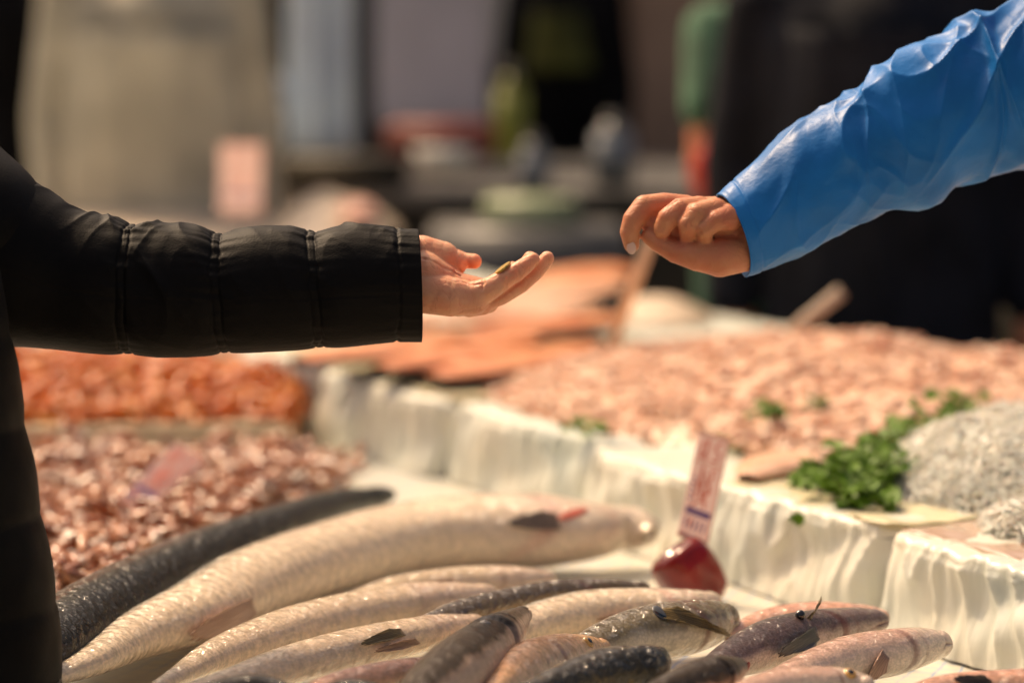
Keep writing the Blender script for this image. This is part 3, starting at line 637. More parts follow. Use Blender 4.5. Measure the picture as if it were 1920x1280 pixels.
def h_thin(s, p):
    return .022 * (1 + nz(s*5, p*5)) if s > .55 + .25*p and nz(s*3+5, p*3) > -.25 and (p > .10 + .1*nz(s*4)) and (s-.62)**2/.36+(p-.5)**2/.25 < 1 else 0
slugs('squid_layer', 'thin layer of pale pink squid between the parsley and the heap', 'squid', heap_items(1500, ((0.1, 1.3), (.05, .95)), h_thin, ZC, (.02, .045), (.004, .007), [0, 1, 1], flat=.12), [M['squid'], M['squid2']])

tag(core('squid_mass', h_squid, ((.48, 1.78), (.04, 1.03)), ZC, M['squid'], .97), 'smooth inner mass of the squid heap showing between the squid', 'squid', kind='stuff')
# whitebait heap: a core plus thousands of strands
WBC = G(1908, 915, ZC)
def h_wb(s, p):
    v = W(s, p, 0); x = (v.x - WBC.x) / .165; y = (v.y - WBC.y) / .22; d = (x*x + y*y) * (1 + .35*nz(v.x*9, v.y*9, 5))
    return max(0, .083 * (1 - d ** 1.4)) * (1 + .28 * nz(s*11, p*11, 2)) if d < 1 else 0
def strands(name, items, L0=.044):
    vs = []; fs = []; mi = []
    for (s, p, h, cl) in items:
        e = .004; g = Vector((0, 0, 0))
        n_ = Vector((0, 0, 1)) + LD * (-(h_cur(s + e, p) - h_cur(s - e, p)) / (2*e)) + LN * (-(h_cur(s, p + e) - h_cur(s, p - e)) / (2*e)); n_.normalize()
        a = 6.28 * (nz(s*14 + 3, p*14, 4) * 1.3) + random.gauss(0, .5)
        d = (LD * math.cos(a) + LN * math.sin(a)); d = (d - n_ * d.dot(n_)).normalized(); sd_ = d.cross(n_)
        Ln = L0 * random.uniform(.6, 1.25); r_ = random.uniform(.0011, .0020); bend = random.uniform(-.25, .25); tip = random.uniform(-.5, .8)
        c0 = W(s, p, ZB + h) + n_ * random.uniform(-.002, .007); base = len(vs)
        for i in range(6):
            t = i/5; c = c0 + d*(t-.5)*Ln + sd_*bend*Ln*(1-(2*t-1)**2) + n_ * (tip * Ln * (t-.5)**2 * (1 if t > .5 else .3))
            rr = r_ * (1.2 - .8*t) * (1 if 0 < i else .6)
            for j in range(4):
                an = math.pi/2*j; vs.append(c + (sd_*math.cos(an) + n_*math.sin(an)) * rr)
        for f in grid_faces(6, 4): fs.append(tuple(base + x for x in f)[::-1]); mi.append(0)
        if random.random() < .55:     # tiny dark eye
            q = c0 - d*.47*Ln + n_*r_*1.1; b2 = len(vs); e2 = .0009
            vs += [q + d*e2, q + sd_*e2, q - d*e2, q - sd_*e2, q + n_*e2]; fs += [(b2, b2+1, b2+4), (b2+1, b2+2, b2+4), (b2+2, b2+3, b2+4), (b2+3, b2, b2+4)]; mi += [1]*4
    return vs, fs, mi
ZB = ZC - .004
def build_wb(hf, reg, count, label):
    global h_cur; h_cur = hf; it = []
    while len(it) < count:
        s = random.uniform(*reg[0]); p = random.uniform(*reg[1]); h = hf(s, p)
        if h > 0: it.append((s, p, h, 0))
    vs, fs, mi = strands('wb', it)
    n = 90; base = len(vs); hh = []
    for i in range(n):
        for j in range(n):
            s = reg[0][0] + (reg[0][1]-reg[0][0])*i/(n-1); p = reg[1][0] + (reg[1][1]-reg[1][0])*j/(n-1); h = hf(s, p)
            hh.append(h > 0); vs.append(W(s, p, ZB + (h - .008 if h > 0 else -.01)))
    for f in grid_faces(n, n, False):
        if any(hh[x] for x in f): fs.append(tuple(base + x for x in f)[::-1]); mi.append(0)
    return tag(mesh_obj('whitebait_heap', vs, fs, None, None, True, mats=[M['whitebait'], M['eye_black']], midx=mi), label, 'whitebait', kind='stuff')
build_wb(h_wb, ((.02, .62), (-.08, .60)), 6500, 'heap of tiny grey white fish beside the parsley')
def h_wb2(s, p):
    v = W(s, p, 0); x = (v.x - WB2.x) / .055; y = (v.y - WB2.y) / .09; d = x*x + y*y
    return max(0, .028 * (1 - d ** 1.3)) * (1 + .25 * nz(s*14, p*14, 2)) if d < 1 else 0
WB2 = G(1935, 995, ZC)
build_wb(h_wb2, ((-.02, .22), (-.04, .22)), 700, 'small second pile of tiny white fish at the right edge')

# wet pinkish film on the nearest crate, pale sheet under the parsley
def sheet(name, label, cat, s0, s1, p0, p1, mt, amp=.004, zoff=.006, n=70, th=.002, edge=.012, group=None):
    vs = []
    for i in range(n):
        for j in range(n):
            u, v = i/(n-1), j/(n-1); s = s0 + (s1-s0)*u + edge*nz(v*5, s0, 1); p = p0 + (p1-p0)*v + edge*nz(u*5, s0, 9)
            vs.append(W(s, p, TZ + CT + zoff + amp*nz(s*14, p*14) + amp*.5*nz(s*40, p*40)))
    o = mesh_obj(name, vs, [f[::-1] for f in grid_faces(n, n, False)], mt)
    md = o.modifiers.new('t', 'SOLIDIFY'); md.thickness = th; md.offset = -1
    return tag(o, label, cat, group)
sheet('fish_fillet', 'broad pale pink fillet with wet sheen in front of the whitebait', 'fillet', -.60, .19, -.022, .42, M['plastic_sheet'], .004, .004, th=.005)
sheet('paper_sheet', 'cream paper sheet under the parsley bunch', 'paper', .215, .56, -.025, .34, M['ice_sheet'], .005, .003, th=.0008)
sheet('paper_sheet', 'cream paper sheet beneath the salmon fillets', 'paper', 1.36, 2.2, .02, .62, M['ice_sheet'], .004, .006)

# ---------------------------------------------------------------- parsley
def leafmesh(vs, fs, p, n_, d, size):
    n_ = n_.normalized(); s_ = d.cross(n_).normalized(); d = n_.cross(s_).normalized()
    out = [(0, 0), (.16, .22), (.42, .18), (.34, .34), (.62, .42), (.40, .50), (.52, .70), (.28, .66), (.20, .88), (.10, .78), (0, 1.02)]
    pts = out + [(-x, y) for x, y in out[-2:0:-1]]
    b = len(vs); cz = p + d*size*.45; cup = random.uniform(-.25, .35); vs.append(cz)
    for x, y in pts:
        j = 1 + random.uniform(-.12, .12)
        vs.append(p + s_*x*size*j + d*y*size*j + n_*size*(cup*(x*x*2 + (y-.45)**2) + random.uniform(-.05, .05)))
    k = len(pts)
    for i in range(k): fs.append((b, b+1+i, b+1+(i+1) % k))
def parsley(name, label, clumps, group=None):
    root = None; vs = []; fs = []; sv = []
    bm = bmesh.new()
    for (c, rad, n, hgt) in clumps:
        c = Vector(c)
        for k in range(n):
            a = random.uniform(0, 6.28); q = math.sqrt(random.random()); hh = random.uniform(.15, 1) * hgt * (1.1 - .7*q)
            tip = c + Vector((math.cos(a)*q*rad, math.sin(a)*q*rad*.8, hh))
            base = c + Vector((math.cos(a)*q*rad*.4, math.sin(a)*q*rad*.4, .002))
            add_cyl(bm, base, tip, .0008, .0006, 5)
            d = (tip - base).normalized() * .6 + Vector((math.cos(a), math.sin(a), 0)) * .7
            for w_ in (-1, 0, 1):
                dd = Matrix.Rotation(w_*.95, 3, 'Z') @ d; nn_ = Vector((random.uniform(-.6, .6), random.uniform(-.9, .3), 1))
                leafmesh(vs, fs, tip, nn_, dd.normalized(), random.uniform(.013, .022))
    root = thing(name, label, 'parsley', clumps[0][0], group)
    bm_obj('stems', bm, M['stem'], root)
    mesh_obj('leaves', vs, fs, M['parsley'], root, False)
    return root
zc2 = TZ + CT + .008
def gz(px, py, z=None): return G(px, py, zc2 if z is None else z)
parsley('parsley_bunch', 'curly green parsley bunch leaning against the whitebait heap',
        [(gz(1585, 925), .045, 44, .045), (gz(1640, 915), .050, 56, .065), (gz(1690, 890), .055, 54, .070), (gz(1555, 905), .04, 34, .045), (gz(1735, 868), .055, 50, .085), (gz(1780, 840), .05, 44, .085), (gz(1825, 820), .045, 34, .08), (gz(1625, 940), .03, 20, .02)])
for (px, py, r_, n, lb) in [(1380, 828, .028, 9, 'parsley sprig just right of the price card top'), (1100, 798, .022, 7, 'small parsley sprig at the left foot of the squid heap'),
        (1420, 765, .026, 8, 'parsley sprig lying on the squid heap above the price card'), (1525, 752, .010, 3, 'tiny parsley leaf on the squid'), (1664, 760, .010, 3, 'tiny parsley leaf left of the upper right sprig'),
        (1730, 722, .026, 8, 'parsley sprig at the upper right on the pale sheet'), (1895, 700, .03, 8, 'parsley sprig at the right edge behind the red card')]:
    zz = TZ + CT + .012 + (.03 if px in (1420, 1525) else 0)
    parsley('parsley_sprig', lb, [(G(px, py + 8, zz), r_, n, .014)], 'parsley sprigs scattered on the seafood')
# leaf stuck on the crate wall
vs = []; fs = []; q = G(1502, 985, TZ + .07) ; leafmesh(vs, fs, P(1497, 955, 3.33), Vector((-.6, -.8, .1)), Vector((.1, 0, -1)), .022)
lf = mesh_obj('parsley_leaf', vs, fs, M['parsley']); tag(lf, 'single parsley leaf stuck to the film on the crate side', 'leaf')
LEAF = lf

# ---------------------------------------------------------------- fillets
def fillet(label, cl, z, mt, wide=2.6, skinside=True, rr=1.0):
    pts = []
    for (px, py, hw) in cl:
        g_ = G(px, py, z); pts.append((g_.x, g_.y, z, hw * rr))
    c, t, Ln = catmull(pts, 50); n, m = 50, 28; vs = []; vs2 = []
    for i in range(n):
        p = Vector(c[i, :3]); T = (Vector(c[min(i+1, n-1), :3]) - Vector(c[max(i-1, 0), :3])).normalized(); Sd = T.cross(Vector((0, 0, 1))).normalized()
        e = math.sin(math.pi * min(1, max(0, .03 + .94*t[i]))) ** .4; r_ = max(.001, c[i, 3]) * e
        for j in range(m):
            a = 2*math.pi*j/m; x = math.sin(a); y = math.cos(a)
            vs.append(p + Sd * x * r_ + Vector((0, 0, max(y, -.2) * .014 * e * (1 + .3*nz(p.x*30, p.y*30, y)) + .006)))
            vs2.append(p + Sd * x * (r_ + .002) + Vector((0, 0, min(y, .12) * .012 * e - .001 + .004)))
    f = grid_faces(n, m)
    root = thing('fish_fillet', label, 'fillet', (c[n//2, 0], c[n//2, 1], z), 'fillets laid on the crates')
    mesh_obj('flesh', vs, [x[::-1] for x in f], mt, root)
    if skinside: mesh_obj('skin', vs2, [x[::-1] for x in f], M['fish_skin'], root)
    return root
zf = TZ + CT + .02
fillet('salmon fillet nearest the camera, its dark skin edge lowest of the three steps', [(812, 716, .05), (900, 700, .062), (1000, 678, .058), (1110, 652, .04)], zf, M['salmon'])
fillet('salmon fillet in the middle of the three overlapping steps', [(712, 700, .05), (800, 684, .06), (900, 664, .058), (1000, 640, .04)], zf + .006, M['salmon'])
fillet('salmon fillet with dark skin at the left end, under the black cuff', [(560, 684, .05), (650, 672, .06), (760, 655, .06), (860, 632, .04)], zf + .012, M['salmon'])
fillet('orange fillet lying just behind the salmon steps', [(860, 640, .05), (960, 628, .06), (1080, 612, .06), (1170, 600, .04)], zf + .012, M['salmon'])
fillet('peach fillet below the open palm', [(800, 612, .06), (900, 600, .08), (1000, 590, .08), (1110, 575, .05)], zf + .02, M['peach'])
fillet('peach fillet behind the open palm, upper one', [(930, 575, .06), (1010, 560, .09), (1090, 545, .09), (1160, 535, .05)], zf + .03, M['peach'])
fillet('long pale peach fillet behind the quilted cuff', [(520, 640, .06), (620, 628, .09), (740, 612, .09), (840, 600, .05)], zf + .02, M['peach'])
fillet('farther orange fillet with dark edge right of the palm', [(1000, 540, .06), (1060, 528, .09), (1120, 515, .09), (1150, 505, .05)], zf + .03, M['salmon'])
fillet('peach orange fillet on the crate behind the price card', [(1400, 905, .03), (1450, 885, .045), (1520, 868, .045), (1570, 862, .02)], TZ + CT + .004, M['peach'], skinside=False)

# ---------------------------------------------------------------- sticks
def stick(label, a, b_, r1, r2):
    root = thing('wooden_spoon', label, 'spoon', tuple(a)); A = Vector(a); B = Vector(b_)
    bm = bmesh.new(); add_cyl(bm, A, B, r1, r2, 14); bm_obj('handle', bm, M['wood'], root, True)
    bm = bmesh.new(); d = (A - B).normalized(); bmesh.ops.create_uvsphere(bm, u_segments=16, v_segments=10, radius=.028, matrix=Matrix.Translation(A + d*.02) @ d.to_track_quat('Z', 'Y').to_matrix().to_4x4() @ Matrix.Diagonal((.8, .3, 1.2, 1)))
    bm_obj('bowl', bm, M['wood'], root, True)
stick('wooden spoon standing upright in the heap below the reaching hand', P(1150, 640, 4.75), P(1222, 445, 4.55), .009, .010)
stick('wooden spoon slanting out of the squid heap before the dark apron', P(1425, 668, 4.75), P(1578, 546, 4.75), .008, .011)

# ---------------------------------------------------------------- left side: prawns, cuttlefish, their boxes
def h_oct(s, p):
    return .035 * (1 + .6*nz(s*8, p*8)) if True else 0
it = []
while len(it) < 2300:
    px = random.uniform(30, 900); py = random.uniform(850, 1130)
    if py > 1120 - (px - 60) * .42 + 20: continue
    if px > 560 and py < 850 + (px - 560) * .25: continue
    g_ = G(px, py, TZ + .03); loc = g_ - LO; pp = loc.x*LN.x + loc.y*LN.y
    if pp > -.06: continue
    a = random.uniform(0, 6.28); k = random.choices([0, 1, 2], [5, 4, 2])[0]
    it.append(((g_.x, g_.y, TZ + .012 + random.random()*.045*(1+.6*nz(g_.x*7, g_.y*7))), (math.cos(a), math.sin(a), random.uniform(-.4, .4)), random.uniform(.018, .055), random.uniform(.004, .0095), random.uniform(-.35, .35), k))
slugs('cuttlefish_heap', 'wet reddish brown heap of small cuttlefish behind the dark green fish', 'cuttlefish', it, [M['oct'], M['oct2'], M['oct3']], 7, 7)
# low box with prawns
pbx = thing('prawn_box', 'low pale box under the orange prawn heap', 'box', tuple(G(300, 850, TZ)))
A_ = [G(-180, 870, TZ), G(545, 858, TZ), G(600, 770, TZ), G(330, 735, TZ), G(-180, 740, TZ)]
bm = bmesh.new(); lo = [bm.verts.new((v.x, v.y, TZ + .004)) for v in A_]; hi = [bm.verts.new((v.x, v.y, TZ + .052)) for v in A_]
bm.faces.new(lo[::-1]); bm.faces.new(hi)
for i in range(5): bm.faces.new((lo[i], lo[(i+1) % 5], hi[(i+1) % 5], hi[i]))
bmesh.ops.recalc_face_normals(bm, faces=bm.faces); bm_obj('box_body', bm, mat('cream_box', (.62, .50, .34), .5, .1, 8), pbx, bevel=.004)
it = []
while len(it) < 1700:
    u = random.random(); v = random.random()
    a0 = A_[0].lerp(A_[1], u); a1 = A_[4].lerp(A_[2], u); g_ = a0.lerp(a1, .06 + .9*v)
    hgt = .052 + .06 * math.sin(math.pi * min(1, v*1.05)) * math.sin(math.pi * min(1, (u*.75 + .2))) ** .7
    a = random.uniform(0, 6.28)
    it.append(((g_.x, g_.y, TZ + hgt * random.uniform(.85, 1.05) + .008), (math.cos(a), math.sin(a), random.uniform(-.4, .4)), random.uniform(.035, .07), random.uniform(.0045, .008), random.uniform(-.4, .4), random.choice([0, 0, 1])))
slugs('prawn_heap', 'bright orange heap of prawns in the low pale box', 'prawns', it, [M['prawn'], M['prawn2']], 7, 7)
card('tilted pink price card with a violet bar in the cuttlefish heap', (330, 828), (385, 862), (262, 965), (222, 935), 3.98, dy=.02, seed=4, yb=3.66, pin=(P(245, 948, 3.70), P(236, 1010, 3.72)))
card('pink price card standing far back beside the pale coated seller', (412, 268), (494, 268), (490, 402), (412, 402), 6.5, seed=5)
# pale folded cloths/papers far left
def block(name, label, cat, px0, px1, pyt, pyb, Y, depth, mt, bev=.01, group=None, rz=0):
    a = P(px0, pyb, Y); b_ = P(px1, pyt, Y)
    bm = bmesh.new(); add_box(bm, Vector(((a.x+b_.x)/2, Y + depth/2, (a.z+b_.z)/2)), (abs(b_.x-a.x), depth, abs(b_.z-a.z)), rz)
    o = bm_obj(name, bm, mt, None, True, bevel=bev); return tag(o, label, cat, group)
M['pinkcloth'] = mat('pink_paper', (.80, .42, .34), .5, .1, 9)
M['reddish'] = mat('brick_red_plastic', (.26, .05, .035), .5, .1, 9)

# ---------------------------------------------------------------- blobby surfaces (people)
def blob_mesh(name, caps, voxel, smooth=6, it2=None):
    """caps: (a, b, ra, rb) tapered capsules; fused by voxel remesh"""
    bm = bmesh.new()
    for cp in caps:
        a, b_, ra, rb = Vector(cp[0]), Vector(cp[1]), cp[2], cp[3]; sc = cp[4] if len(cp) > 4 else None
        d = b_ - a
        seg = 20
        if d.length > 1e-5:
            q = d.to_track_quat('Z', 'Y').to_matrix().to_4x4()
            bmesh.ops.create_cone(bm, cap_ends=True, segments=seg, radius1=ra*.995, radius2=rb*.995, depth=d.length, matrix=Matrix.Translation((a+b_)/2) @ q)
        bmesh.ops.create_uvsphere(bm, u_segments=seg, v_segments=12, radius=ra, matrix=Matrix.Translation(a))
        bmesh.ops.create_uvsphere(bm, u_segments=seg, v_segments=12, radius=rb, matrix=Matrix.Translation(b_))
        if sc:
            pass
    me = bpy.data.meshes.new(name); bm.to_mesh(me); bm.free(); o = bpy.data.objects.new('tmp', me); COL.objects.link(o)
    r_ = o.modifiers.new('r', 'REMESH'); r_.mode = 'VOXEL'; r_.voxel_size = voxel
    s_ = o.modifiers.new('s', 'SMOOTH'); s_.factor = .5; s_.iterations = smooth
    dg = bpy.context.evaluated_depsgraph_get(); dg.update(); ev = o.evaluated_get(dg)
    out = bpy.data.meshes.new_from_object(ev); out.name = name
    bpy.data.objects.remove(o); bpy.data.meshes.remove(me)
    out.polygons.foreach_set('use_smooth', [True]*len(out.polygons))
    return out
def squash(me, origin, sx=1, sy=1, rz=0):
    c, s_ = math.cos(rz), math.sin(rz)
    for v in me.vertices:
        x, y = v.co.x-origin[0], v.co.y-origin[1]; u = (c*x + s_*y)*sx; w_ = (-s_*x + c*y)*sy
        v.co.x = origin[0] + c*u - s_*w_; v.co.y = origin[1] + s_*u + c*w_
def put(me, mt, parent, name):
    me.materials.clear(); me.materials.append(mt); return link(bpy.data.objects.new(name, me), parent)
def join_mesh(a, b_, name):
    bm = bmesh.new(); bm.from_mesh(a); bm.from_mesh(b_); me = bpy.data.meshes.new(name); bm.to_mesh(me); bm.free()
    me.polygons.foreach_set('use_smooth', [True]*len(me.polygons)); return me
def chain(pts, rads): return [(pts[i], pts[i+1], rads[i], rads[i+1]) for i in range(len(pts)-1)]
def small_hand(w_, d, up):
    """simple five-fingered relaxed hand from the wrist w_, direction d"""
    w_ = Vector(w_); d = Vector(d).normalized(); s_ = d.cross(Vector(up)).normalized(); n_ = s_.cross(d)
    c = chain([w_, w_ + d*.05, w_ + d*.09], [.026, .036, .034])
    for i, (o_, l_) in enumerate([(-.030, .060), (-.010, .074), (.011, .070), (.031, .055)]):
        b_ = w_ + d*.09 + s_*o_; c += chain([b_, b_ + d*l_*.5 - n_*.006, b_ + d*l_ - n_*.022], [.0105, .009, .008])
    b_ = w_ + d*.03 - s_*.028; c += chain([b_, b_ + d*.035 - s_*.025, b_ + d*.062 - s_*.028], [.016, .011, .009])
    return c
def head_caps(h, fwd):
    h = Vector(h); f = Vector(fwd).normalized(); s_ = f.cross(Vector((0, 0, 1)))
    return [(h + Vector((0, 0, .02)), h - f*.03 + Vector((0, 0, .035)), .082, .085), (h + f*.02 - Vector((0, 0, .05)), h + f*.03 - Vector((0, 0, .075)), .06, .042),
            (h + f*.092 + Vector((0, 0, .01)), h + f*.108 - Vector((0, 0, .025)), .009, .013), (h + s_*.085, h + s_*.083 - Vector((0, 0, .03)), .014, .009), (h - s_*.085, h - s_*.083 - Vector((0, 0, .03)), .014, .009),
            (h + f*.085 + s_*.016 - Vector((0, 0, .055)), h + f*.085 - s_*.016 - Vector((0, 0, .055)), .009, .009)]
def add_face(h, fwd, root):
    h = Vector(h); f = Vector(fwd).normalized(); s_ = f.cross(Vector((0, 0, 1)))
    for k in (-1, 1):
        bm = bmesh.new(); bmesh.ops.create_uvsphere(bm, u_segments=14, v_segments=8, radius=.012, matrix=Matrix.Translation(h + f*.075 + s_*.03*k + Vector((0, 0, .012)))); bm_obj('eye', bm, M['foam'], root, True)
def person(label, x, y, fwd, H=1.72, coat=None, legs=None, skinm=None, arms=None, apron=None, lean=0, group=None, hips=None, width=1.0):
    """arms: list of (elbow, wrist, handdir) world for left/right or None for hanging"""
    f = Vector((*fwd, 0)).normalized(); s_ = f.cross(Vector((0, 0, 1)))
    root = thing('person', label, 'person', (x, y, 0), group); B = Vector((x, y, 0)); k = H/1.72
    hip = B + Vector((0, 0, .93*k)); sh = B + f*lean + Vector((0, 0, (1.42)*k - abs(lean)*.25)); nk = sh + f*.02 + Vector((0, 0, .08)); hd = nk + f*.03 + Vector((0, 0, .13))
    wd = .17*width
    b = [(hip + s_*.09, hip - s_*.09, .10, .10), (hip, sh - Vector((0, 0, .12)), .12, .13), (sh + s_*wd - Vector((0, 0, .02)), sh - s_*wd - Vector((0, 0, .02)), .055, .055), (sh, nk, .06, .052), (nk, hd, .052, .05)] + head_caps(hd, f)
    armj = []
    for i, sg in enumerate((1, -1)):
        S0 = sh + s_*wd*sg - Vector((0, 0, .02)); a_ = arms[i] if arms and arms[i] else None
        if a_: E, Wr, hdv = Vector(a_[0]), Vector(a_[1]), Vector(a_[2])
        else: E = S0 + s_*.05*sg + Vector((0, 0, -.29)); Wr = E + f*.06 + Vector((0, 0, -.25)); hdv = Vector((0, 0, -1)) + f*.2
        armj.append((S0, E, Wr)); b += chain([S0, E, Wr], [.05, .038, .027]); b += small_hand(Wr, hdv, f if not a_ else (0, 0, 1))
    for sg in (1, -1):
        h_ = hip + s_*.09*sg; kn = B + s_*.10*sg + f*.02 + Vector((0, 0, .48*k)); an = B + s_*.11*sg + Vector((0, 0, .09)); b += chain([h_, kn, an], [.085, .055, .04]); b += [(an - f*.03, an + f*.13 - Vector((0, 0, .05)), .04, .03)]
    put(blob_mesh('body', b, .011, 5), skinm or M['skin_pale'], root, 'body')
    c = [(hip + s_*.10, hip - s_*.10, .125, .125), (hip, sh - Vector((0, 0, .1)), .15, .155), (sh + s_*(wd-.02) - Vector((0, 0, .03)), sh - s_*(wd-.02) - Vector((0, 0, .03)), .078, .078), (sh, nk - Vector((0, 0, .01)), .08, .066), (hip + s_*.09*width, sh + s_*.10*width - Vector((0, 0, .1)), .115, .12), (hip - s_*.09*width, sh - s_*.10*width - Vector((0, 0, .1)), .115, .12)]
    for (S0, E, Wr) in armj: c += chain([S0, E, Wr], [.075, .062, .05])
    put(blob_mesh('jacket', c, .014, 4), coat, root, 'jacket')
    l = []
    for sg in (1, -1):
        h_ = hip + s_*.09*sg; kn = B + s_*.10*sg + f*.02 + Vector((0, 0, .48*k)); an = B + s_*.11*sg + Vector((0, 0, .10)); l += chain([h_, kn, an], [.105, .078, .066])
    put(blob_mesh('trousers', l, .014, 3), legs or M['navy'], root, 'trousers')
    for sg in (1, -1):
        an = B + s_*.11*sg; put(blob_mesh('shoe', [(an + Vector((0, 0, .05)) - f*.04, an + f*.15 + Vector((0, 0, .04)), .05, .042)], .01, 3), M['black_cloth'], root, 'shoe')
    put(blob_mesh('hair', [(hd + Vector((0, 0, .045)) - f*.02, hd - f*.045 + Vector((0, 0, .03)), .088, .088), (hd - f*.05, hd - f*.05 - Vector((0, 0, .06)), .075, .055)], .009, 4), M['hair'], root, 'hair')
    add_face(hd, f, root)
    if apron:
        mt, z0, z1, hw = apron; n, m = 40, 44; vs = []
        for i in range(n):
            zz = z0 + (z1-z0)*i/(n-1); wv = hw * (1.12 - .3*(i/(n-1)))
            cc = B + f*lean*max(0, (zz-.93)/.5)
            for j in range(m):
                u = -1 + 2*j/(m-1); an = u*1.35
                vs.append(cc + s_*math.sin(an)*wv + f*(math.cos(an)*.175 + .035 + .014*nz(u*5, zz*2, x)) + Vector((0, 0, zz)))
        o = mesh_obj('apron', vs, grid_faces(n, m, False), mt, root); md = o.modifiers.new('t', 'SOLIDIFY'); md.thickness = .004
    return root, armj

# ---------------------------------------------------------------- customer: black quilted sleeve and open hand
YH = 2.93; PX = YH / F
def H_(px, py, dy=0.0): return P(px, py, YH + dy)
def rp(r_): return r_ * PX
def L3(lst): return [H_(a, b_, c) for a, b_, c, _ in lst], [rp(x[3]) for x in lst]
hand = []
def ch(lst): 
    p, r_ = L3(lst); hand.extend(chain(p, r_))
# wrist + heel of hand
ch([(720, 520, .02, 48), (790, 520, .018, 50)])
ch([(790, 548, .004, 40), (845, 556, .004, 38), (888, 560, .006, 31)])          # hypothenar
ch([(790, 516, .022, 48), (850, 545, .024, 38), (905, 548, .024, 27)])
ch([(790, 482, .040, 42), (828, 487, .044, 36), (850, 494, .044, 27)])           # thenar
ch([(850, 555, .040, 33), (905, 550, .046, 24)])
ch([(860, 570, .030, 24), (915, 566, .034, 22)])
ch([(845, 556, .006, 34), (880, 572, .012, 23), (905, 572, .014, 19)])
# pinky (near), ring, middle, index
ch([(892, 552, .003, 26), (922, 539, -.001, 21.5), (953, 519, -.003, 18), (968, 510, -.003, 18), (988, 496, -.002, 16), (999, 487, -.001, 14)])
ch([(900, 567, .015, 21), (940, 553, .014, 19), (976, 532, .013, 18), (1000, 512, .013, 17), (1018, 494, .013, 15.5), (1026, 484, .013, 13.5)])
ch([(905, 560, .034, 19), (942, 538, .032, 18), (968, 515, .031, 16.5), (985, 498, .030, 15), (994, 484, .029, 13.5)])
ch([(903, 546, .052, 19), (930, 528, .054, 16), (950, 513, .054, 15), (962, 502, .053, 12.5)])
# thumb
ch([(828, 480, .052, 26), (856, 485, .054, 18), (872, 489, .052, 15.5), (889, 490, .050, 15)])
hand_me = blob_mesh('hand', hand, .00115, 5)
# creases and pads: push vertices along soft grooves
def crease(me, pl, depth, wid):
    seg = [(Vector(pl[i]), Vector(pl[i+1])) for i in range(len(pl)-1)]
    for v in me.vertices:
        best = 1e9
        for a, b_ in seg:
            ab = b_-a; t = max(0, min(1, (v.co-a).dot(ab)/ab.length_squared)); dd = (v.co-(a+ab*t)).length
            if dd < best: best = dd
        if best < wid*3: v.co -= v.normal * depth * math.exp(-(best/wid)**2)
bvh_h = BVHTree.FromPolygons([v.co.copy() for v in hand_me.vertices], [tuple(p.vertices) for p in hand_me.polygons])
def hs(px, py):
    h_ = bvh_h.ray_cast(CAM, ray(px, py).normalized()); return h_[0] if h_[0] is not None else bvh_h.find_nearest(H_(px, py))[0]
for pl, dp, wd in [([(795, 485), (825, 497), (850, 508), (862, 516)], .0022, .0016), ([(905, 518), (907, 530), (903, 542)], .0018, .0013), ([(868, 528), (890, 534), (906, 531)], .0012, .0014),
                   ([(898, 582), (925, 566), (950, 548), (980, 526), (1006, 497)], .0016, .0011), ([(838, 592), (868, 583), (898, 578)], .0012, .0012), ([(938, 519), (946, 530), (950, 540)], .0009, .0012), ([(966, 501), (972, 511), (976, 520)], .0009, .0011),
                   ([(855, 505), (846, 535), (840, 560)], .0007, .0022), ([(822, 545), (812, 560), (804, 582)], .0006, .0025), ([(868, 480), (870, 500)], .0006, .0012)]:
    crease(hand_me, [hs(*q) for q in pl], dp, wd)
# the customer's body, off the left edge of the frame
cx = P(-300, 700, 2.93).x; cust = thing('person', 'customer in a black quilted jacket holding out an open palm from the left', 'person', (cx, 2.80, 0))
fw = Vector((1, 0, 0)); B = Vector((cx, 2.80, 0)); hip = B + Vector((-.02, 0, .95)); sh = B + Vector((.02, 0, 1.40)); nk = sh + Vector((.02, 0, .08)); hd = nk + Vector((.03, 0, .13))
elb = P(60, 495, 2.92); S_far = sh + Vector((0, .15, -.03)); S_near = sh + Vector((0, -.17, -.03))
b = [(hip + Vector((0, .09, 0)), hip - Vector((0, .09, 0)), .1, .1), (hip, sh - Vector((0, 0, .12)), .12, .13), (S_far, S_near, .055, .055), (sh, nk, .06, .052), (nk, hd, .052, .05)] + head_caps(hd, fw)
b += chain([S_far, elb, P(740, 520, 2.95)], [.05, .04, .028])
E2 = S_near + Vector((.0, -.06, -.29)); W2 = E2 + Vector((.05, 0, -.25)); b += chain([S_near, E2, W2], [.05, .038, .027]) + small_hand(W2, (0.1, 0, -1), (1, 0, 0))
for sg in (.09, -.09):
    b += chain([hip + Vector((0, sg, 0)), B + Vector((0, sg, .48)), B + Vector((-.02, sg, .09))], [.085, .055, .04]) + [(B + Vector((-.04, sg, .06)), B + Vector((.1, sg, .04)), .04, .03)]
body_me = blob_mesh('body', b, .010, 5)
put(join_mesh(body_me, hand_me, 'body'), M['skin_pale'], cust, 'body')
put(blob_mesh('hair', [(hd + Vector((-.02, 0, .045)), hd + Vector((-.045, 0, .03)), .088, .088), (hd - Vector((.05, 0, 0)), hd - Vector((.05, 0, .09)), .078, .06)], .008, 4), M['hair'], cust, 'hair')
add_face(hd, fw, cust)
l = []
for sg in (.09, -.09): l += chain([hip + Vector((0, sg, -.05)), B + Vector((0, sg, .48)), B + Vector((-.02, sg, .10))], [.105, .078, .066])
put(blob_mesh('trousers', l, .014, 3), M['navy'], cust, 'trousers')
for sg in (.09, -.09): put(blob_mesh('shoe', [(B + Vector((-.05, sg, .05)), B + Vector((.14, sg, .04)), .05, .042)], .01, 3), M['black_cloth'], cust, 'shoe')
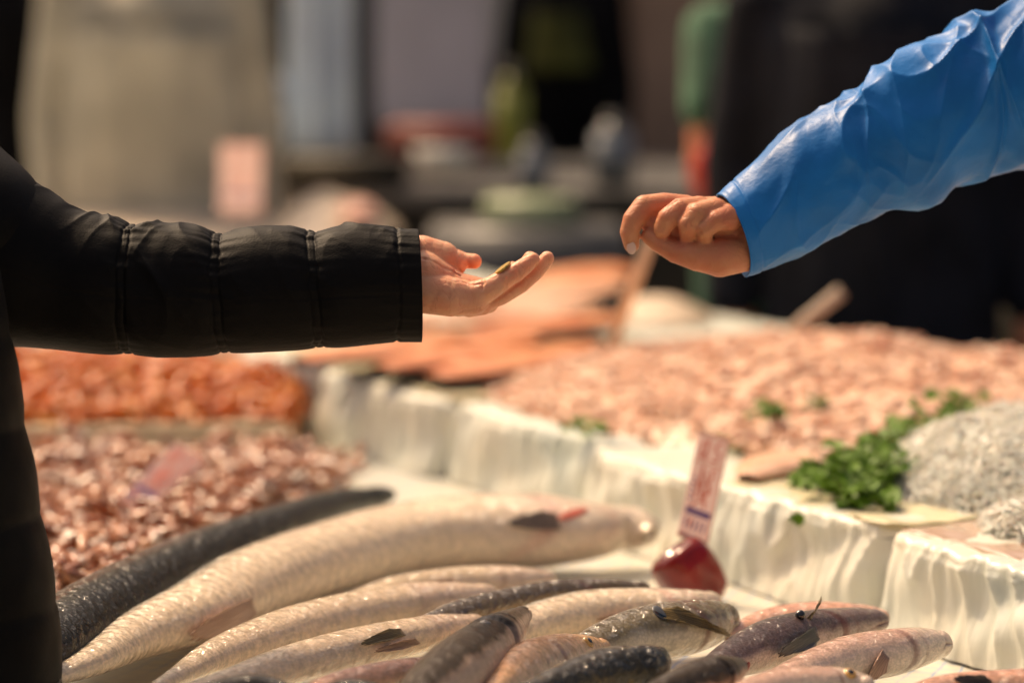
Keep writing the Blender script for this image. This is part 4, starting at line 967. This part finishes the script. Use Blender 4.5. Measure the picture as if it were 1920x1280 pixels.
# sleeve
def sleeve(stations, Y0, Y1, n, m, dep, fn, mt, name, root, inner=True):
    pts = []; tot = len(stations)-1
    for i, (u, l_) in enumerate(stations):
        Y = Y0 + (Y1-Y0)*i/tot; a = P(*u, Y); b_ = P(*l_, Y); c = (a+b_)/2; e = (a-b_)/2
        pts.append((*c, *e))
    c, t, Ln = catmull(pts, n); vs = []; uv = []
    for i in range(n):
        p = Vector(c[i, :3]); e = Vector(c[i, 3:6]); r_ = e.length; eu = e.normalized(); ed = Vector((0, 1, 0)); ed = (ed - eu*ed.dot(eu)).normalized()
        for j in range(m):
            a = 2*math.pi*j/m; k = fn(t[i]*Ln, a, Ln)
            vs.append(p + (eu*math.cos(a) + ed*math.sin(a)*dep) * (r_ * k[0]) + (Vector(c[min(i+1, n-1), :3]) - Vector(c[max(i-1, 0), :3])).normalized() * k[1]); uv.append((t[i]*Ln, a*r_))
    f = [x[::-1] for x in grid_faces(n, m)]
    if inner:       # turn the cuff inwards
        base = len(vs); ax = (Vector(c[1, :3]) - Vector(c[0, :3])).normalized()
        for q in range(1, 4):
            for j in range(m):
                p = Vector(c[0, :3]); v = vs[j]; vs.append(p + (v-p)*(.965 if q < 3 else .93) + ax*(.0 if q == 1 else .02*(q-1))); uv.append(uv[j])
        for q in range(3):
            for j in range(m):
                k2 = (j+1) % m; r0 = (0 if q == 0 else base + (q-1)*m); r1 = base + q*m
                f.append((r0+j, r1+j, r1+k2, r0+k2)[::1])
    o = mesh_obj(name, vs, f, mt, root, uv=uv); return o, c, Ln
ST = [((784, 430), (790, 641)), ((745, 428), (746, 641)), ((690, 423), (692, 645)), ((640, 422), (645, 650)), ((590, 430), (594, 653)), ((540, 424), (545, 656)), ((480, 424), (485, 659)), ((418, 432), (420, 664)), ((370, 422), (375, 667)), ((310, 418), (315, 668)),
      ((250, 418), (240, 665)), ((190, 402), (165, 660)), ((140, 390), (95, 652)), ((70, 345), (28, 648)), ((0, 306), (-50, 650)), ((-80, 240), (-130, 640)), ((-190, 170), (-230, 560))]
SEAMS = [.0232, .103, .1945, .284]
def fn_black(s, a, Ln):
    k = 1.0; top = .5 + .5*math.cos(a)                 # 1 at the top
    front = .5 - .5*math.sin(a)                        # 1 facing the camera
    dmin = 1e9; sg = 0
    for q, s0 in enumerate(SEAMS):
        sw = s0 + .006*math.sin(a*1 + q) * .6 + .0025*nz(a*3, q*9.1)
        d = s - sw
        if abs(d) < abs(dmin): dmin = d
        w_ = .0017
        if q == 0: k -= .030*math.exp(-(d/w_)**2)
        else:
            k -= .022*math.exp(-((d-.004)/.0014)**2) + .022*math.exp(-((d+.004)/.0014)**2) + (.022 + .02*top)*math.exp(-(d/.010)**2)
    ad = abs(dmin)
    # pucker next to the seams
    ca, sa = math.cos(a), math.sin(a)
    pk = nz(ca*9 + 3, sa*9, s*14) * .045 * math.exp(-ad/.016) * (.35 + .65*top)
    y = ((a - math.pi/2) % (2*math.pi)) * .058; wx = .008*nz(s*18, y*18, 3.3); x_ = s + wx; h = 0
    for (dr, lu, lv, am, n0) in ((1.25, 12, 30, .075, 1.7), (.75, 12, 34, .06, 12.3), (1.9, 14, 40, .04, 5.9)):
        u = x_*math.cos(dr) + y*math.sin(dr); v = -x_*math.sin(dr) + y*math.cos(dr)
        h += .75 * am * max(0, .4 + 1.5*nz(s*9, y*9, n0*3)) * (1 - min(1, abs(nz(u*lu, v*lv, n0))*2.4))**1.6
    k += (h - .02) * (.10 + .90*top**1.3) * (1 if s > .025 else .3)
    k += pk
    if s > .025: k += .012*math.sin(min(1, ad/.04)*math.pi/2)
    # lengthwise seam
    da = (a - (1.5*math.pi - .10 + .10*s)); k -= .012*math.exp(-(da/.014)**2) if .0 < s < .5 else 0
    k += .0015*nz(s*150, ca*18, sa*18)
    return k, -.004*math.exp(-s/.02)*max(0, -sa)
so, sc_, sl = sleeve(ST, 2.93, 2.90, 560, 230, .86, fn_black, M['black_nylon'], 'sleeve', cust)
# torso of the jacket
tz = [(1.45, 1280+60, 100), (0,0,0)]
n, m = 220, 130; vs = []; uv = []
edge = [(.45, 110), (.80, 108), (.862, 98), (.93, 96), (.98, 80), (1.03, 64), (1.10, 40), (1.16, 24), (1.22, 2), (1.28, -20), (1.38, -70), (1.45, -160), (1.50, -240)]
for i in range(n):
    z_ = .45 + 1.05*i/(n-1); px_ = np.interp(z_, [q[0] for q in edge], [q[1] for q in edge])
    Xe = (px_-960)/F*2.76; cxx = cx + .0; rx = max(.03, Xe-cxx); ry = .21 * (1 if z_ < 1.36 else max(.35, 1-(z_-1.36)*4))
    if z_ > 1.42: ry = .09
    for j in range(m):
        a = 2*math.pi*j/m; pf = abs(math.sin(z_/.085*math.pi)); k = 1 + .035*(pf**.5) - .03 + .012*nz(math.cos(a)*5, math.sin(a)*5, z_*24) + .004*nz(math.cos(a)*20, math.sin(a)*20, z_*60)
        k = 1 + (k-1)*(.5)
        rxx = rx if math.cos(a) > 0 else .19
        vs.append(Vector((cxx + math.cos(a)*rxx*k, 2.76 + math.sin(a)*ry*k*.74, z_)))
mesh_obj('jacket_body', vs, [x for x in grid_faces(n, m)], M['black_nylon'], cust)
put(blob_mesh('jacket_shoulder', [(S_far + Vector((-.02, -.02, -.02)), S_near, .085, .08), (S_far, P(-60, 430, 2.90), .085, .082), (sh, nk, .09, .075)] + chain([S_near, E2, W2], [.08, .066, .052]), .010, 5), M['black_nylon'], cust, 'jacket_shoulder')
# coin
cn = (P(937, 507, YH+.006)); coin = bmesh.new()
qm = Matrix.Translation(P(944, 503, YH + .010)) @ (Vector((.72, -.25, .62)).to_track_quat('Z', 'Y').to_matrix().to_4x4())
qm = Matrix.Translation(P(943, 502, YH - .001)) @ (Vector((-.60, -.07, .80)).to_track_quat('Z', 'Y').to_matrix().to_4x4())
bmesh.ops.create_cone(coin, cap_ends=True, segments=48, radius1=.0095, radius2=.0095, depth=.0019, matrix=qm)
M['brass'] = mat('brass', (.62, .42, .13), .32, .15, 300, .2, 600, metal=1)
co = bm_obj('coin', coin, M['brass'], None, False, bevel=.0003); tag(co, 'small brass coin resting on the fingers of the open palm', 'coin')

# ---------------------------------------------------------------- vendor in blue: sleeve, pinching hand, body off frame right
YV = 2.98
def V_(px, py, dy=0.0): return P(px, py, YV + dy)
hand = []
def chv(lst):
    p = [V_(a, b_, c) for a, b_, c, _ in lst]; r_ = [x[3]*YV/F for x in lst]; hand.extend(chain(p, r_))
chv([(1470, 420, .02, 46), (1400, 437, .012, 44), (1345, 432, .010, 46)])
chv([(1400, 460, .004, 42), (1350, 470, .000, 36), (1318, 468, -.004, 30)])
chv([(1370, 405, .018, 38), (1310, 400, .020, 32), (1278, 398, .022, 26)])
chv([(1350, 410, -.004, 36), (1300, 420, .000, 32)])
chv([(1285, 392, .020, 27), (1245, 386, .012, 25), (1208, 389, .004, 23.5), (1188, 412, -.002, 21), (1180, 435, -.003, 18), (1184, 459, -.001, 15)])   # index
chv([(1310, 395, -.002, 28), (1276, 395, -.012, 24), (1252, 410, -.018, 20.5), (1243, 428, -.016, 18)])            # middle
chv([(1340, 398, -.014, 28), (1308, 402, -.024, 23), (1290, 421, -.027, 19), (1290, 440, -.018, 17)])              # ring
chv([(1366, 408, -.018, 27), (1342, 414, -.030, 20), (1322, 430, -.031, 17), (1322, 447, -.020, 16)])              # little
chv([(1396, 474, -.002, 36), (1350, 482, -.014, 38), (1308, 480, -.018, 29), (1268, 471, -.012, 23), (1236, 455, -.006, 19), (1218, 443, -.002, 16)])  # thumb
chv([(1310, 440, .006, 48), (1262, 428, .008, 34), (1225, 418, .008, 24)])
hand_me = blob_mesh('hand', hand, .0013, 5)
bvh_h = BVHTree.FromPolygons([v.co.copy() for v in hand_me.vertices], [tuple(p.vertices) for p in hand_me.polygons])
for pl, dp, wd in [([(1268, 376), (1250, 388), (1232, 408)], .0016, .0016), ([(1312, 436), (1345, 446), (1376, 445)], .0022, .0022), ([(1195, 400), (1206, 408)], .0007, .0014), ([(1172, 428), (1186, 433)], .0006, .0012)]:
    crease(hand_me, [hs(*q) for q in pl], dp, wd)
NAILP = [(hs(1184, 465), Vector((-.15, -.8, -.1)), .0062)]
vend = thing('person', 'seller in a shiny blue jacket reaching in from the right with pinched fingers', 'person', (1.32, 3.78, 0))
B = Vector((1.32, 3.78, 0)); fw = Vector((-.85, -.5, 0)).normalized(); sd_ = fw.cross(Vector((0, 0, 1)))
hip = B + Vector((0, 0, .95)); sh = Vector((.98, 3.55, 1.47)); nk = sh + fw*.05 + Vector((0, 0, .07)); hd = nk + fw*.06 + Vector((0, 0, .12))
SA = P(2230, 60, 3.25); SB = sh + (sh - SA)*.6 + Vector((.05, .1, 0)); elb = P(1800, 205, 3.08)
b = [(hip + sd_*.09, hip - sd_*.09, .1, .1), (hip, sh - Vector((0, 0, .1)), .12, .13), (SA, SB, .055, .055), (sh, nk, .06, .052), (nk, hd, .052, .05)] + head_caps(hd, fw)
b += chain([SA, elb, P(1450, 425, 3.0)], [.034, .030, .026])
E2 = SB + Vector((.08, .05, -.28)); W2 = E2 + fw*.2 + Vector((0, 0, -.14)); b += chain([SB, E2, W2], [.05, .038, .027]) + small_hand(W2, fw + Vector((0, 0, -.3)), (0, 0, 1))
for sg in (.09, -.09): b += chain([hip + sd_*sg, B + sd_*sg + Vector((0, 0, .48)), B + sd_*sg + Vector((0, 0, .09))], [.085, .055, .04]) + [(B + sd_*sg + Vector((0, 0, .06)), B + sd_*sg + fw*.13 + Vector((0, 0, .04)), .04, .03)]
put(join_mesh(blob_mesh('body', b, .010, 5), hand_me, 'body'), M['skin_tan'], vend, 'body')
for np_, nn_, nr_ in NAILP:
    bm = bmesh.new(); bmesh.ops.create_uvsphere(bm, u_segments=20, v_segments=12, radius=nr_, matrix=Matrix.Translation(np_ + nn_*.0002) @ nn_.to_track_quat('Z', 'Y').to_matrix().to_4x4() @ Matrix.Diagonal((.8, 1.05, .22, 1))); bm_obj('nail', bm, M['nail'], vend, True)
l = []
for sg in (.09, -.09): l += chain([hip + sd_*sg, B + sd_*sg + Vector((0, 0, .48)), B + sd_*sg + Vector((0, 0, .10))], [.105, .078, .066])
put(blob_mesh('trousers', l, .014, 3), M['navy'], vend, 'trousers')
for sg in (.09, -.09): put(blob_mesh('shoe', [(B + sd_*sg + Vector((0, 0, .05)), B + sd_*sg + fw*.15 + Vector((0, 0, .04)), .05, .042)], .01, 3), M['black_cloth'], vend, 'shoe')
put(blob_mesh('hair', [(hd + Vector((0, 0, .045)) - fw*.02, hd - fw*.045 + Vector((0, 0, .03)), .088, .088)], .008, 4), M['hair'], vend, 'hair'); add_face(hd, fw, vend)
put(blob_mesh('jacket_body', [(hip + sd_*.1, hip - sd_*.1, .13, .13), (hip, sh - Vector((0, 0, .1)), .15, .16), (SA + Vector((.06, .04, -.01)), SB, .085, .085), (SA + Vector((.05, .03, 0)), P(2150, 65, 3.11), .100, .088), (sh, nk, .09, .075), (hip + sd_*.1, sh + sd_*.12, .12, .12), (hip - sd_*.1, sh - sd_*.12, .12, .12)] + chain([SB, E2, W2], [.085, .068, .052]), .012, 5), M['blue_nylon'], vend, 'jacket_body')
SV = [((1345, 364), (1398, 520)), ((1400, 312), (1458, 505)), ((1462, 252), (1526, 476)), ((1530, 202), (1600, 436)), ((1600, 160), (1672, 400)), ((1668, 112), (1740, 392)), ((1760, 62), (1810, 352)), ((1850, 22), (1900, 330)), ((1960, -35), (2010, 300)), ((2080, -110), (2140, 260)), ((2200, -170), (2260, 240))]
def fold(s, c0, a, a0, slope, w_, amp, aw):
    # sharp-crested crease line on the sleeve: centre moves with the angle
    d = s - (c0 + slope*math.sin(a-a0)); e = math.cos((a-a0)/2)**2 if aw is None else math.exp(-(((a-a0+math.pi) % (2*math.pi)-math.pi)/aw)**2)
    return amp * e * math.exp(-abs(d)/w_)
def ridge(u, v, w_, n0):
    q = nz(u, v, n0 + w_); return (1 - min(1, abs(q)*2.6))
def fn_blue(s, a, Ln):
    ca, sa = math.cos(a), math.sin(a); y = ((a - math.pi/2) % (2*math.pi)) * .062; sm = ss(0, .05, y) * ss(0, .05, 2*math.pi*.062 - y)
    wx = .012*nz(s*16, y*16, 3.3); wy = .014*nz(s*16, y*16, 8.1); x_ = s + wx; y_ = y + wy; k = 1.0; ed = ss(.002, .03, s)
    h = 0
    for (dr, lu, lv, am, n0) in ((1.15, 8, 22, .085, 1.7), (.35, 7, 20, .075, 12.3), (2.3, 12, 32, .03, 31.9)):
        u = x_*math.cos(dr) + y_*math.sin(dr); v = -x_*math.sin(dr) + y_*math.cos(dr)
        mk = max(0, .5 + 1.4*nz(s*7, y*7, n0*3)); h += 1.3 * am * mk * ridge(u*lu, v*lv, 0, n0)**1.8
    # bunched creases at the elbow
    for (c0, sl_, am) in ((.195, .30, .09), (.222, .16, .07), (.30, -.35, .07)):
        d = s + wx*1.5 - c0 - sl_*(y - .29); h += am*(math.exp(-d/.022) if d > 0 else math.exp(d/.004)*1.0) * ss(.12, .2, y)
    k += ed*(h - .075)*sm + ed*nz(s*9 + ca, ca*1.4 + 1, sa*1.4)*.05 + .003*nz(s*70, ca*8, sa*8)
    k -= .022*math.exp(-((s-.020)/.0014)**2) + .010*math.exp(-((s-.004)/.002)**2)
    sh_ = math.exp(-s/.03)*(-sa)*.013 if sa < 0 else math.exp(-s/.03)*(-sa)*.004
    return k, sh_
sleeve(SV, 2.98, 3.12, 480, 230, .86, fn_blue, M['blue_nylon'], 'sleeve', vend)

# ---------------------------------------------------------------- people behind the stall
A1 = P(1900, 500, 5.55)
px_ = P(1668, 600, 5.5)
E_l = P(1340, 60, 5.42); W_l = P(1322, 200, 5.38)
person('seller with a long dark navy apron and green sleeve behind the crates', px_.x, 5.62, (-.15, -1), 1.82, M['navy'], M['navy'], M['skin_tan'],
       arms=[None, None], apron=(M['navy'], .3, 1.45, .235), width=1.35)
# green sleeved companion holding something red
px2 = P(1520, 600, 6.0)
person('seller in a dark green top holding a red bag behind the dark apron', px2.x + .05, 6.15, (-.3, -1), 1.72, M['green_knit'], M['navy'], M['skin_tan'],
       arms=[None, (P(1335, 60, 6.1), P(1322, 205, 6.0), (0, -.1, -1))])
M['redbag'] = mat('red_plastic', (.62, .04, .02), .35, .1, 9)
bgm = bmesh.new(); a = P(1325, 330, 5.95)
bmesh.ops.create_uvsphere(bgm, u_segments=20, v_segments=14, radius=.05, matrix=Matrix.Translation(a) @ Matrix.Diagonal((.62, .5, 1.25, 1)))
add_cyl(bgm, a + Vector((0, 0, .05)), P(1328, 262, 5.95), .012, .006)
tag(bm_obj('red_bag', bgm, M['redbag'], None, True), 'small red bag hanging from the green sleeved hand', 'bag')
q = P(270, 380, 7.3)
person('seller in a long pale cream coat standing at the far left', q.x, 7.55, (.1, -1), 1.85, M['cream_coat'], M['navy'], M['skin_pale'], apron=(M['cream_coat'], .35, 1.42, .255), width=1.25)
q = P(-20, 300, 7.4)
person('person in black at the far left edge behind the customer arm', q.x - .05, 7.8, (0, -1), 1.8, M['black_cloth'], M['black_cloth'], M['skin_pale'], width=1.1)
q = P(470, 200, 9.2)
person('person in black between the cream coat and the pale blue sheet', q.x, 9.4, (.2, -1), 1.75, M['black_cloth'], M['black_cloth'], M['skin_pale'], width=.9)
q = P(1090, 200, 9.7)
person('person in black with an olive scarf behind the far counter', q.x - .04, 9.7, (-.2, -1), 1.88, M['black_cloth'], M['black_cloth'], M['skin_pale'], apron=(M['olive'], 1.28, 1.46, .11), lean=.1, width=.75)

# ---------------------------------------------------------------- far stalls and wall
M['grey_metal'] = mat('grey_metal', (.16, .155, .15), .4, .2, 4)
M['paleblue'] = mat('pale_blue_plastic', (.72, .84, .98), .5, .08, 4, .3, 12)
M['lilac'] = mat('lilac_grey_board', (.55, .53, .57), .6, .08, 3)
M['darkgrey'] = mat('dark_grey_paint', (.045, .055, .065), .5, .1, 4)
M['brown'] = mat('brown_plaster', (.48, .31, .21), .8, .25, 1.2, .3, 9)
M['yellowgreen'] = mat('yellow_green_plastic', (.22, .24, .03), .4, .15, 9)
M['palegreen'] = mat('pale_green_highlight', (.36, .42, .26), .3, .15, 9)
M['glassy'] = mat('grey_glass', (.13, .15, .17), .1, .1, 9, coat=1)
M['darkcrate'] = mat('dark_crate', (.05, .04, .025), .6, .3, 5)
far = thing('far_counter', 'dark brown counter of the next stall', 'counter', (0.2, 7.9, 0))
bm = bmesh.new(); add_box(bm, (.05, 8.5, .49), (2.9, 1.5, .96)); bm_obj('counter_body', bm, M['darkcrate'], far, bevel=.01)
bm = bmesh.new(); add_box(bm, (.05, 8.5, .99), (3.0, 1.6, .04)); bm_obj('counter_top', bm, M['grey_metal'], far, bevel=.01)
wall = bmesh.new(); add_box(wall, (0, 15, 3), (30, .4, 6)); tag(bm_obj('building_wall', wall, M['brown']), 'brown plastered wall closing the market street', 'wall')
def pillar(label, px0, px1, Y, mt, z1=3.4):
    a = P(px0, 300, Y); b_ = P(px1, 300, Y); root = thing('pillar', label, 'pillar', ((a.x+b_.x)/2, Y, 0)); w_ = b_.x-a.x
    bm = bmesh.new(); add_box(bm, ((a.x+b_.x)/2, Y+w_/2, z1/2), (w_, w_, z1)); bm_obj('shaft', bm, mt, root, bevel=.02)
    bm = bmesh.new(); add_box(bm, ((a.x+b_.x)/2, Y+w_/2, .15), (w_+.06, w_+.06, .3)); bm_obj('plinth', bm, mt, root, bevel=.02)
pillar('brown pillar between the black clad person and the green sleeve', 1185, 1340, 10.6, M['brown'])
pillar('slim dark grey post right of the pale blue sheet', 664, 706, 9.4, M['darkgrey'])
def panel(name, label, cat, px0, px1, pyb, Y, mt, z1=2.4, wav=.02):
    a = P(px0, pyb, Y); b_ = P(px1, pyb, Y); n, m = 30, 30; vs = []
    for i in range(n):
        for j in range(m):
            u, v = i/(n-1), j/(m-1); vs.append((a.x + (b_.x-a.x)*u, Y + wav*math.sin(u*11 + v*2) , a.z + (z1-a.z)*v))
    o = mesh_obj(name, vs, grid_faces(n, m, False), mt); md = o.modifiers.new('t', 'SOLIDIFY'); md.thickness = .02; return tag(o, label, cat)
panel('hanging_sheet', 'tall pale blue plastic sheet hanging behind the stall', 'plastic sheet', 548, 664, 285, 8.3, M['paleblue'])
panel('display_board', 'tall lilac grey board standing on the far counter', 'board', 706, 915, 238, 9.1, M['lilac'], wav=.002)
panel('display_board', 'pale grey board at the top centre between lilac board and black figure', 'board', 918, 1015, 120, 9.6, mat('palegrey', (.50, .52, .52), .6, .1, 3), wav=.002)
bs = P(495, 210, 8.2)
bm = bmesh.new(); bmesh.ops.create_uvsphere(bm, u_segments=20, v_segments=14, radius=.07, matrix=Matrix.Translation(bs) @ Matrix.Rotation(R(28), 4, 'Y') @ Matrix.Diagonal((.75, .5, 1.6, 1)))
tag(bm_obj('plastic_bag', bm, M['paleblue'], None, True), 'pale blue plastic bag carried by the person in black', 'bag')
block('fish_tray', 'brick red tray on the far counter below the lilac board', 'tray', 722, 925, 238, 300, 8.3, .35, M['reddish'])
def jar(name, label, cat, px, pyb, pyt, Y, mt, wpx):
    a = P(px, pyb, Y); b_ = P(px, pyt, Y); r_ = wpx/2*Y/F; root = thing(name, label, cat, tuple(a)); h_ = (b_.z-a.z)
    bm = bmesh.new(); add_cyl(bm, a, a + Vector((0, 0, h_*.72)), r_, r_, 24); add_cyl(bm, a + Vector((0, 0, h_*.72)), a + Vector((0, 0, h_*.88)), r_, r_*.4, 24); bm_obj('bottle_body', bm, mt, root, True)
    bm = bmesh.new(); add_cyl(bm, a + Vector((0, 0, h_*.88)), a + Vector((0, 0, h_)), r_*.42, r_*.42, 16); bm_obj('cap', bm, M['grey_metal'], root, True)
jar('bottle', 'tall yellow green bottle on the far counter', 'bottle', 958, 300, 120, 8.0, M['yellowgreen'], 62)
jar('bottle', 'grey glass bottle right of the yellow green one', 'bottle', 1000, 380, 250, 7.75, M['glassy'], 60)
jar('bottle', 'grey glass bottle in front of the brown pillar', 'bottle', 1150, 350, 215, 7.7, M['glassy'], 80)
bwl = thing('bowl', 'white bowl on the far counter under the brick red tray', 'bowl', tuple(P(832, 325, 7.8)))
bm = bmesh.new(); c_ = P(832, 322, 7.8); add_cyl(bm, c_, c_ + Vector((0, 0, .06)), .045, .085, 28); bm_obj('bowl_body', bm, M['foam'], bwl, True)
block('highlight_block', 'pale green block standing for a blurred highlight left of the reaching hand', 'tray', 905, 1085, 380, 436, 7.2, .3, M['palegreen'])  # solid pale block whose colour stands in for an out-of-focus highlight
block('storage_box', 'grey box below the pale green highlight block', 'box', 800, 1180, 440, 560, 7.0, .5, M['grey_metal'])
block('storage_box', 'dark box on the far counter behind the ice heap', 'box', 520, 760, 300, 352, 7.75, .3, M['darkcrate'])
block('cardboard_box', 'beige box at the right edge behind the dark apron', 'box', 1858, 2000, 505, 690, 6.6, .5, mat('beige_card', (.30, .24, .16), .7, .15, 6))
# ice heap and pale seafood at the far end of the crates
M['cream_ice'] = mat('cream_ice', (.62, .50, .38), .5, .1, 8)
def heap(name, label, cat, px, py, rx, ry, h_, z, mt, kind='stuff'):
    c_ = G(px, py, z); n, m = 40, 60; vs = []
    for i in range(n):
        u = i/(n-1)
        for j in range(m):
            a = 2*math.pi*j/m; vs.append((c_.x + math.cos(a)*rx*u, c_.y + math.sin(a)*ry*u, z + h_*(1-u*u)*(1 + .25*nz(math.cos(a)*u*3, math.sin(a)*u*3, px)) + .004*nz(math.cos(a)*u*20, math.sin(a)*u*20)))
    o = mesh_obj(name, vs, [f for f in grid_faces(n, m)], mt); return tag(o, label, cat, kind=kind)
heap('ice_heap', 'white mound of crushed ice at the far end of the stall', 'ice', 620, 432, .17, .5, .085, TZ + CT + .01, M['cream_ice'])
heap('ice_heap', 'cream mound of ice in front of the cream coated seller', 'ice', 290, 428, .40, .5, .05, TZ + CT + .01, M['cream_ice'])
heap('ice_heap', 'pale mound of ice between the squid heap and the dark apron', 'ice', 1230, 590, .10, .2, .03, TZ + CT + .01, M['cream_ice'])
def pad(label, pts, z, h_, mt, name='folded_cloth', cat='cloth'):
    v_ = [G(*p, z) for p in pts]; bm = bmesh.new(); lo = [bm.verts.new(v) for v in v_]; hi = [bm.verts.new(v + Vector((0, 0, h_))) for v in v_]; k = len(v_)
    bm.faces.new(lo[::-1]); bm.faces.new(hi)
    for i in range(k): bm.faces.new((lo[i], lo[(i+1) % k], hi[(i+1) % k], hi[i]))
    bmesh.ops.recalc_face_normals(bm, faces=bm.faces); return tag(bm_obj(name, bm, mt, None, True, bevel=.006), label, cat)
pad('pink paper sheet at the left behind the prawn heap', [(-60, 735), (130, 735), (200, 665), (-60, 665)], TZ + .06, .02, M['pinkcloth'], 'pink_paper', 'paper')
pad('small pink packet on the ice heap behind the cuff', [(640, 415), (710, 415), (700, 392), (640, 392)], TZ + CT + .07, .02, M['pinkcloth'], 'pink_packet', 'packet')
pad('red and white price card lying at the right edge behind the parsley', [(1845, 775), (1960, 770), (1950, 738), (1850, 742)], TZ + CT + .03, .003, M['card_border'], 'price_label', 'price card')
# unseen cover added over the far stalls to shade the background
aw = thing('shade_awning', 'canvas cover added out of frame to shade the far stalls', 'shade_awning', (0, 10, 0)); M['canvas'] = mat('canvas', (.35, .33, .28), .8, .1, 3)
bm = bmesh.new(); add_box(bm, (0, 12.3, 2.9), (12, 4.2, .03), rot=Matrix.Rotation(R(4), 4, 'X')); bm_obj('shade_canopy', bm, M['canvas'], aw)
for x in (-5.8, 5.8):
    for y in (10.4, 14.2):
        bm = bmesh.new(); add_cyl(bm, (x, y, 0), (x, y, 2.88 + (y-12.3)*.07), .03); bm_obj('pole', bm, M['grey_metal'], aw, True)
